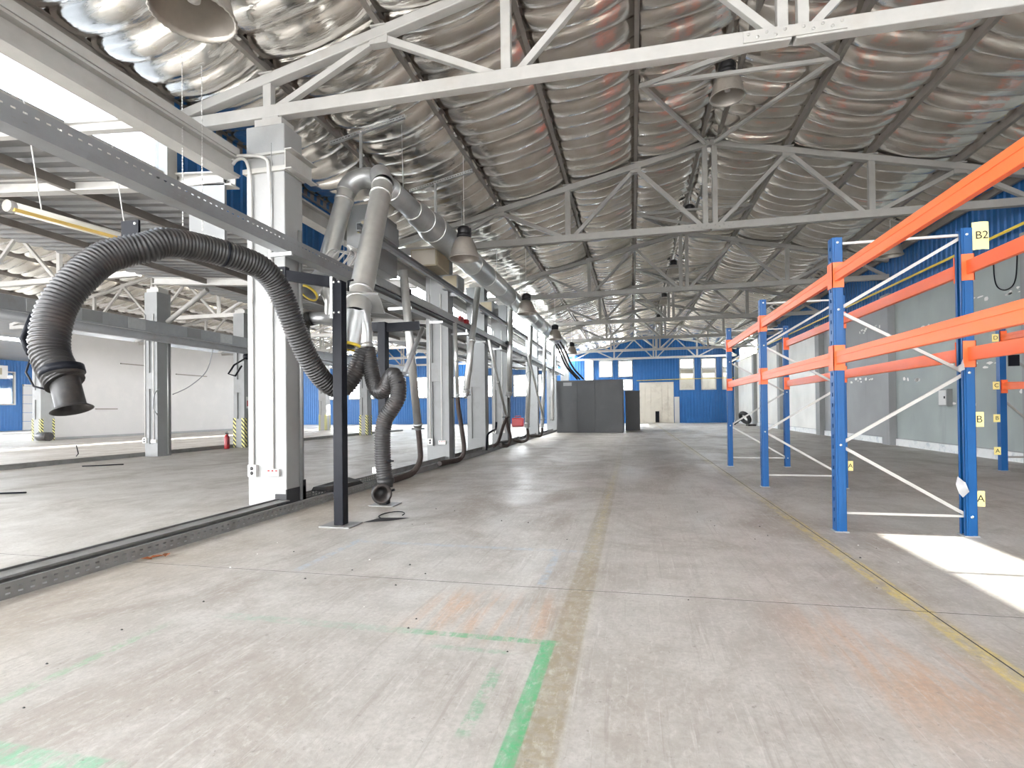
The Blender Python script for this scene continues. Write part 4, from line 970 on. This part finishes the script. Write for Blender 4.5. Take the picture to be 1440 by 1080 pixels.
tag(MB().tube([(-2.72+.13*math.cos(q*.4),5.72+.2*math.sin(q*.4),.008) for q in range(14)],.006,6).build('wire_ring', 'black', None, (-2.72,5.72,0)), 'thin dark wire ring lying on the floor by the black post', 'wire')
tag(MB().add([(-2.86,5.3,.004),(-2.6,5.42,.004),(-2.45,5.62,.004),(-2.7,5.55,.004),(-2.72,5.45,.03)],[(0,1,4),(1,2,4),(2,3,4),(3,0,4)]).build('oily_rag', 'dark_matte', None, (-2.65,5.45,0)), 'dark oily rag on the floor beside the base plate of the black post', 'rag')
# ================================================================== PALLET RACK
RX0, RX1 = 1.92, 2.98
FY = [2.62,5.72,8.72,11.65]
def upright(rk, x, y, face):
    """open C section with a slotted front (face = -1 towards the aisle)"""
    H = 2.8; w = .05; d = .045; t = .003
    mb = MB()
    xf = x+face*d
    if face < 0: mb.perf((xf,y+w,.01),(0,-1,0),(0,0,1), 2*w, H, 2*w, [.1+.1*i for i in range(27)], .03, .035, t)
    else: mb.perf((xf,y-w,.01),(0,1,0),(0,0,1), 2*w, H, 2*w, [.1+.1*i for i in range(27)], .03, .035, t)
    mb.box((x-d,y-w,.01),(x+d,y-w+t,H+.01)).box((x-d,y+w-t,.01),(x+d,y+w,H+.01))
    xb = x-face*d
    mb.box((xb,y-w,.01),(xb+face*t,y-w+.03,H+.01)).box((xb,y+w-.03,.01),(xb+face*t,y+w,H+.01))
    mb.bar((x-.01,y-w-.004,.01),(x-.01,y-w-.004,H+.01),.03,.008,(0,1,0))
    o = mb.build('upright', 'blue', rk)
    MB().box((x-.06,y-.06,0),(x+.06,y+.06,.01)).build('foot_plate', 'galv_dull', rk)
    return o
def beam(rk, x, ya, yb, z, face, m='orange'):
    b = MB().prof((x,ya+.052,z),(x,yb-.052,z),[(-.022,-.06),(.022,-.06),(.022,.06),(-.022,.06)]).prof((x+face*.024,ya+.052,z+.035),(x+face*.024,yb-.052,z+.035),[(-.003,-.025),(.003,-.025),(.003,.025),(-.003,.025)]).build('beam', m, rk, bevel=.004)
    for y, s in ((ya,1),(yb,-1)):
        c = MB().box((x+face*.034,y,z-.12),(x+face*.042,y+s*.0645,z+.12)).box((x+face*.042,y+s*.0585,z-.12),(x-face*.06,y+s*.0645,z+.12)).build('end_connector', m, b)
rk = thing('pallet_rack', (RX0,FY[0],0), 'long pallet rack with blue uprights and orange beams along the aisle', 'pallet rack')
for i, y in enumerate(FY):
    upright(rk, RX0, y, -1); upright(rk, RX1, y, 1)
    zs = [.18,.83,1.49,2.12,2.75]
    for k in range(4):
        a, b = (RX1, RX0) if k % 2 == 0 else (RX0, RX1)
        MB().prof((a,y,zs[k]),(b,y,zs[k+1]),[(-.014,-.012),(.014,-.012),(.014,.012),(.010,.012),(.010,-.008),(-.010,-.008),(-.010,.012),(-.014,.012)],(0,1,0)).build('diagonal_brace', 'brace_steel', rk)
    for z in (.18,2.76): MB().box((RX0,y-.014,z-.011),(RX1,y+.014,z+.011)).build('horizontal_brace', 'brace_steel', rk)
    for x, zz in ((RX0,(.83,2.12,2.76)),(RX1,(.18,1.49,2.75))):
        for z in zz: MB().lathe((x,y-.05,z),[(.012,0),(.012,.012),(0,.012)],8,(0,-1,0)).build('bolt', 'galv', rk)
for ya, yb in zip(FY, FY[1:]):
    for z in (2.45,1.66):
        beam(rk, RX0-.012, ya, yb, z, -1); beam(rk, RX1+.012, ya, yb, z, 1)
Rf = Matrix(((1,0,0),(0,0,-1),(0,1,0)))          # text standing up, read from the -Y side
def plate(x, y, z, w, h, txt, size, label, grp, curved=False, m='sign'):
    t = thing('location_sign', (x,y,z), label, 'sign', grp)
    if curved:
        vs = []; n = 8
        for i in range(n+1):
            u = -w/2+w*i/n; dd = .018*math.cos(math.pi*u/w)
            for zz in (-h/2, h/2): vs.append((x+u, y-dd, z+zz))
        MB().add(vs, [(2*i,2*i+2,2*i+3,2*i+1) for i in range(n)], True).add([(a,b+.003,c) for a,b,c in vs], [(2*i+1,2*i+3,2*i+2,2*i) for i in range(n)], True).build('plate', m, t)
    else: MB().box((x-w/2,y,z-h/2),(x+w/2,y+.003,z+h/2)).build('plate', m, t)
    text_mesh(txt, size, (x, y-(.0205 if curved else .0015), z), Rf, 'lettering', t)
G = 'yellow location signs on the racks'
plate(3.093,5.675,2.73,.13,.25,'B2',.1,'tall curled yellow sign reading B2 on top of the rack upright',G,True)
plate(3.065,5.69,1.065,.072,.135,'B',.09,'yellow sign reading B on the near rear upright',G)
plate(3.065,5.69,.345,.066,.14,'A',.09,'yellow sign reading A low on the near rear upright',G)
plate(3.07,8.70,.33,.07,.14,'A',.09,'small yellow sign reading A on the upright behind the near front post',G)
tag(MB().add([(2.90,5.64,.36),(2.93,5.60,.42),(2.91,5.62,.50),(2.87,5.66,.55),(2.84,5.63,.48),(2.86,5.62,.40),(2.88,5.58,.46)],[(0,1,6),(1,2,6),(2,3,6),(3,4,6),(4,5,6),(5,0,6)],True).build('plastic_wrap', 'plastic_bag', None, (2.88,5.62,.36)), 'scrap of clear plastic film clinging low on the rear rack upright', 'plastic scrap')
tag(MB().add([(2.90,5.66,1.50),(2.94,5.65,1.52),(2.93,5.66,1.62),(2.91,5.65,1.57),(2.885,5.66,1.55)],[(0,1,2,3,4)],True).build('plastic_wrap', 'plastic_bag', None, (2.92,5.66,1.5)), 'torn white plastic scrap at the brace joint of the rear upright', 'plastic scrap')
# second rack by the wall
r2 = thing('pallet_rack', (6.5,11.41,0), 'second pallet rack with blue upright standing by the greenish wall', 'pallet rack')
def upr2(x, y):
    MB().box((x-.05,y-.05,.01),(x+.05,y-.045,2.6)).box((x-.05,y-.045,.01),(x-.045,y+.05,2.6)).box((x+.045,y-.045,.01),(x+.05,y+.05,2.6)).build('upright', 'blue', r2)
    MB().box((x-.07,y-.07,0),(x+.07,y+.07,.01)).build('foot_plate', 'galv_dull', r2)
for x in (6.5,7.45): upr2(x,11.41); upr2(x,8.3)
for x, f in ((6.5,-1),(7.45,1)):
    for z in (2.4,1.52): beam(r2, x, 8.3, 11.41, z, f)
for z, q in ((1.3,.35),(2.2,1.3)): MB().bar((6.5,11.41,z),(7.45,11.41,q),.03,.03).build('diagonal_brace', 'grey_steel', r2)
for z in (.25,2.4): MB().box((6.5,11.39,z-.015),(7.45,11.43,z+.015)).build('horizontal_brace', 'grey_steel', r2)
for z in (2.4,1.54): MB().box((6.53,11.33,z-.06),(7.4,11.37,z+.06)).build('stub_beam', 'orange', r2)
MB().box((6.56,11.3,1.88),(6.72,11.33,2.08)).build('black_tag', 'black', r2)
for z, s in ((2.4,'D'),(1.54,'C'),(.95,'B'),(.36,'A')):
    plate(6.40,11.37,z,.11,.14,s,.1,'small yellow sign reading %s on the upright of the rack by the wall' % s,G)

# ================================================================== BOOTH
bt = thing('spray_booth', (-2.1,27.2,0), 'large dark grey steel booth at the end of the column row', 'booth')
edges = [-3.8,-2.75,-1.85,-.5]
MB().box((-3.8,27.22,0),(-.5,30.1,2.62)).build('body', 'booth', bt)
for a, b in zip(edges, edges[1:]): MB().box((a+.008,27.19,.03),(b-.008,27.22,2.6)).build('front_panel', 'booth', bt, bevel=.004)
for a, b in ((27.25,28.6),(28.62,30.08)): MB().box((-.5,a,.03),(-.48,b,2.6)).build('side_panel', 'booth', bt)
MB().box((-3.45,27.18,2.38),(-3.02,27.19,2.55)).build('rating_plate', 'conc_g', bt)
MB().box((-3.82,27.18,2.62),(-.47,30.12,2.65)).build('roof_edge', 'booth', bt)
b2 = thing('side_cabinet', (0,30.2,0), 'lower dark steel cabinet behind the corner of the booth', 'cabinet')
MB().box((-.42,30.2,0),(.36,31.6,2.14)).build('body', 'booth', b2); MB().box((-.4,30.18,.03),(.34,30.2,2.11)).build('front_panel', 'booth', b2)
MB().box((-.42,30.18,2.14),(.38,31.62,2.17)).build('roof_edge', 'booth', b2)

# ================================================================== LAMPS
def bell_lamp():
    t = thing('high_bay_lamp', (0,0,0), 'x', 'lamp')
    pr_ = [(.085,.41),(.125,.40),(.165,.36),(.20,.29),(.228,.21),(.25,.12),(.266,.04),(.272,0),(.287,0),(.287,.012),(.272,.04)]
    n = 64
    vs = []
    for r, hh in pr_:
        for k in range(n):
            a = 2*math.pi*k/n; q = r*(1+(.018 if k % 2 else -.018)); vs.append((q*math.cos(a), q*math.sin(a), hh))
    MB().add(vs, [(i*n+k, i*n+(k+1)%n, (i+1)*n+(k+1)%n, (i+1)*n+k) for i in range(len(pr_)-1) for k in range(n)], True).build('reflector', 'reflector', t)
    MB().lathe((0,0,.1),[(0,0),(.045,.02),(.055,.12),(.03,.22),(0,.24)],16).build('bulb', 'pvc', t)
    hs = MB().lathe((0,0,.40),[(.1,0),(.14,.02),(.14,.06),(.115,.07),(.13,.09),(.13,.17),(.09,.21),(.03,.23),(0,.23)],20).build('housing', 'lamp_black', t)
    for k in range(6):
        a = k*math.pi/3; MB().box((.1*math.cos(a)-.012,.1*math.sin(a)-.012,.44),(.1*math.cos(a)+.03*math.cos(a)+.012,.1*math.sin(a)+.03*math.sin(a)+.012,.58)).build('cooling_fin', 'lamp_black', hs)
    MB().tube([(0,.03,.62),(0,.05,.66),(0,0,.70),(0,-.03,.66),(0,-.02,.62)],.007,6).build('hook', 'galv', t)
    return t
proto = bell_lamp()
def add_lamps():
    spots = []
    spots.append((-3.1,3.3,4.1,'big bell lamp hanging over the floor tray before the near column'))
    for k, nm in enumerate(('hanging in front of the wide duct by the second column','beside the duct near the third column','beside the duct before the booth','beside the duct over the booth')):
        spots.append((-3.1,9.75+6.1*k,4.08,'bell lamp %s' % nm))
    for k in range(5):
        spots.append((1.62,9.6+6.2*k,6.42 if k != 1 else 6.3,'bell lamp under the ridge, %s after the truss of the column with sockets' % ORD[k]))
    for k in range(3):
        spots.append((6.6-.0*k,15.8+6.2*k,5.1,'bell lamp on the pallet rack side of the roof, %s from the near rack' % ORD[k]))
    return spots
SPOTS = add_lamps()
trees = [proto]
for s in SPOTS[1:]: trees.append(copy_tree(proto, None, Vector((0,0,0))))
for t, (x,y,z,lab) in zip(trees, SPOTS):
    t.location = (x,y,z); ORG[t] = Vector((x,y,z)); tag(t, lab, 'lamp', 'high bay lamps under the roof')
    m_ = MB().tube([(0,0,.69),(0,0,zch(x)+.2-z)],.006,6); o = bpy.data.objects.new('hanging_cable', m_.mesh('hanging_cable', 'pvc', (0,0,0))); reg(o, t, ORG[t])
# fluorescent fitting under the low roof
t = thing('tube_light', (-6.0,4.7,3.3), 'old dusty fluorescent tube fitting hung on wires under the low roof', 'lamp')
a, b = Vector((-6.0,4.08,3.27)), Vector((-6.0,5.55,3.35))
MB().tube([a,b],.055,14).build('diffuser', 'tube_cover', t); MB().bar(a+Vector((.05,0,-.035)),b+Vector((.05,0,-.035)),.03,.03).build('amber_strip', 'tube_amber', t)
for q in (a,b): MB().lathe(q,[(.06,-.03),(.06,.03),(0,.03)],14,(0,1,0)).build('end_cap', 'pvc', t)
for q in (.2,.85): p_ = a.lerp(b,q); MB().tube([p_+Vector((0,0,.05)),p_+Vector((-.1,-.1,1.2))],.006,6).build('hanging_wire', 'pvc', t)
# pull chains hanging by the near beam
for k, (u) in enumerate(((-5.0,5.15),(-4.92,5.35))):
    x, y = u; mb = MB()
    for i in range(56): mb.bar((x,y,5.3-.035*i),(x,y,5.3-.035*i-.026),.012 if i % 2 else .006,.006 if i % 2 else .012)
    tag(mb.build('pull_chain', 'pvc', None, (x,y,3.4)), 'thin white pull chain hanging past the near eaves beam', 'chain', 'pull chains')

# ================================================================== WALL FITTINGS
tag(MB().tube([(7.58,YB+.5,4.78),(7.58,YF-.15,4.78)],.03,10).build('gas_pipe', 'yellow', None, (7.58,20,4.78)), 'yellow gas pipe running along the top of the grey wall', 'pipe', 'yellow gas pipes')
tag(MB().tube(smooth_path([(7.56,YF-.12,4.7),(7.56,YF-.12,3.6),(7.5,YF-.12,3.52),(3.5,YF-.12,3.5),(.3,YF-.12,3.45)],6),.025,10).build('gas_pipe', 'yellow', None, (4,YF-.12,3.5)), 'thin yellow gas pipe crossing the windows of the far wall', 'pipe', 'yellow gas pipes')
e = thing('fuse_box', (7.7,15.6,1.17), 'pale grey fuse box mounted on the grey wall behind the rack', 'electrical box')
MB().box((7.62,15.42,1.17),(7.75,15.8,1.6)).build('casing', 'panel_grey', e, bevel=.006); MB().box((7.612,15.45,1.2),(7.62,15.77,1.57)).build('door', 'pvc', e); MB().box((7.60,15.48,1.36),(7.612,15.52,1.42)).build('latch', 'black', e)
tag(MB().tube(smooth_path([(7.7,13.7,4.6),(7.72,13.72,4.0),(7.72,13.6,3.72),(7.72,13.3,3.62),(7.72,13.05,3.8),(7.72,12.98,4.6)],8),.012,8).build('slack_cable', 'black', None, (7.72,13.4,3.6)), 'black cable drooping in a loop on the grey wall', 'cable')
# ================================================================== LOOSE THINGS
x = thing('fire_extinguisher', (-13.25,15.4,0), 'red fire extinguisher on the floor at the striped left column', 'fire extinguisher')
MB().lathe((-13.25,15.4,0),[(0,0),(.08,0),(.085,.03),(.085,.38),(.06,.45),(.025,.47),(.025,.5),(0,.5)],18).build('cylinder', 'red', x)
MB().box((-13.29,15.37,.5),(-13.21,15.43,.54)).tube([(-13.25,15.4,.54),(-13.2,15.36,.57)],.012,6).build('valve', 'black', x)
MB().tube(smooth_path([(-13.22,15.36,.52),(-13.15,15.34,.45),(-13.15,15.33,.25),(-13.16,15.34,.15)],5),.012,6).build('hose', 'black', x)
x = thing('fuel_canister', (-7.95,37.1,0), 'red canister on the floor behind the column row near the end wall', 'canister')
MB().box((-8.35,36.85,.02),(-7.55,37.35,.62)).build('body', 'red', x, bevel=.06); MB().tube([(-8.15,37.1,.6),(-8.15,37.1,.74),(-7.75,37.1,.74),(-7.75,37.1,.6)],.03,8).build('handle', 'red', x); MB().box((-8.3,36.9,0),(-7.6,37.3,.03)).build('base', 'black', x)
x = thing('air_conditioner', (-47.1,29.4,3.4), 'white boxed air unit high on the blue outer wall', 'air unit')
MB().box((-47.25,28.6,4.0),(-46.7,31.6,5.0)).build('casing', 'pvc', x); MB().box((-46.7,30.3,4.3),(-46.68,31.2,4.8)).build('grille', 'tan', x)
x = thing('tyre_hoop', (7.15,37.9,0), 'black tyre leaning with a bar against the pale wall at the far end', 'tyre')
c_ = Vector((7.2,38.0,.50)); ax_ = Vector((.75,.45,.5)).normalized(); u_ = ax_.orthogonal().normalized(); v_ = ax_.cross(u_)
MB().tube([c_+(u_*math.cos(q*math.pi/12)+v_*math.sin(q*math.pi/12))*.36 for q in range(25)],.13,10,False).build('tyre', 'rubber', x)
tag(MB().tube([(6.5,37.8,.05),(6.9,37.9,.35),(7.2,38.2,.55)],.04,8).build('bent_bar', 'black', None, (6.5,37.8,.0)), 'bent black bar lying in front of the tyre at the far wall', 'bar')
tag(MB().box((7.05,36.2,0),(7.5,36.9,.12)).box((7.1,36.9,0),(7.35,37.2,.08)).build('rubber_pad', 'rubber', None, (7.2,36.5,0)), 'black rubber pads on the floor beside the tyre', 'rubber pad')
tag(MB().tube([(-26.5,19.2,.22),(-25.8,19.1,.22)],.2,14).build('black_drum', 'rubber', None, (-26.2,19.2,0)), 'black drum lying at the striped corner column of the white wall', 'drum')
for pts, lab in ((((-12.35,9.85,.014),(-11.75,10.35,.014)),'dark metal strip lying on the floor before the left tray'), (((-9.8,6.1,.014),(-9.1,6.4,.014)),'thin dark rod on the bright floor left of the tray'), (((-15.5,12.2,.014),(-15.3,12.1,.1),(-15.25,12.0,.34)),'bent dark strip sticking up behind the left floor tray')):
    tag(MB().tube([Vector(q) for q in pts],.014,6).build('metal_strip', 'black', None, pts[0]), lab, 'metal strip')
lf = MB()
for k in range(3):
    cx, cy, an = -3.93+.05*k, 3.66+.05*k, k*1.1; L_ = .06
    vs = [(cx+L_*math.cos(an)*u-L_*.45*math.sin(an)*w_, cy+L_*math.sin(an)*u+L_*.45*math.cos(an)*w_, .004+.012*abs(w_)+.006*k) for u, w_ in ((-1,0),(-.3,-1),(.5,-.7),(1,0),(.5,.7),(-.3,1))]
    lf.add(vs, [(0,1,2,3),(0,3,4,5)])
tag(lf.build('dry_leaf', 'leaf', None, (-3.9,3.7,0)), 'brown dry leaf lying against the floor tray', 'leaf')
for k in range(46):
    x_, y_ = random.uniform(-3.4,2.2), random.uniform(1.7,6.5); s_ = random.uniform(.004,.009)
    dark = random.random() < .7
    q = MB().add([(x_-s_,y_-s_*.6,0),(x_+s_,y_-s_*.7,0),(x_+s_*.9,y_+s_*.8,0),(x_-s_*.8,y_+s_*.6,0),(x_,y_,s_*1.1)],[(0,1,4),(1,2,4),(2,3,4),(3,0,4)]).build('grit_crumb', 'dark_matte' if dark else 'putty', None, (x_,y_,0))
    tag(q, 'dark crumb of grit on the aisle floor' if dark else 'white paint crumb on the aisle floor', 'crumb', 'dark grit crumbs' if dark else 'white paint crumbs')
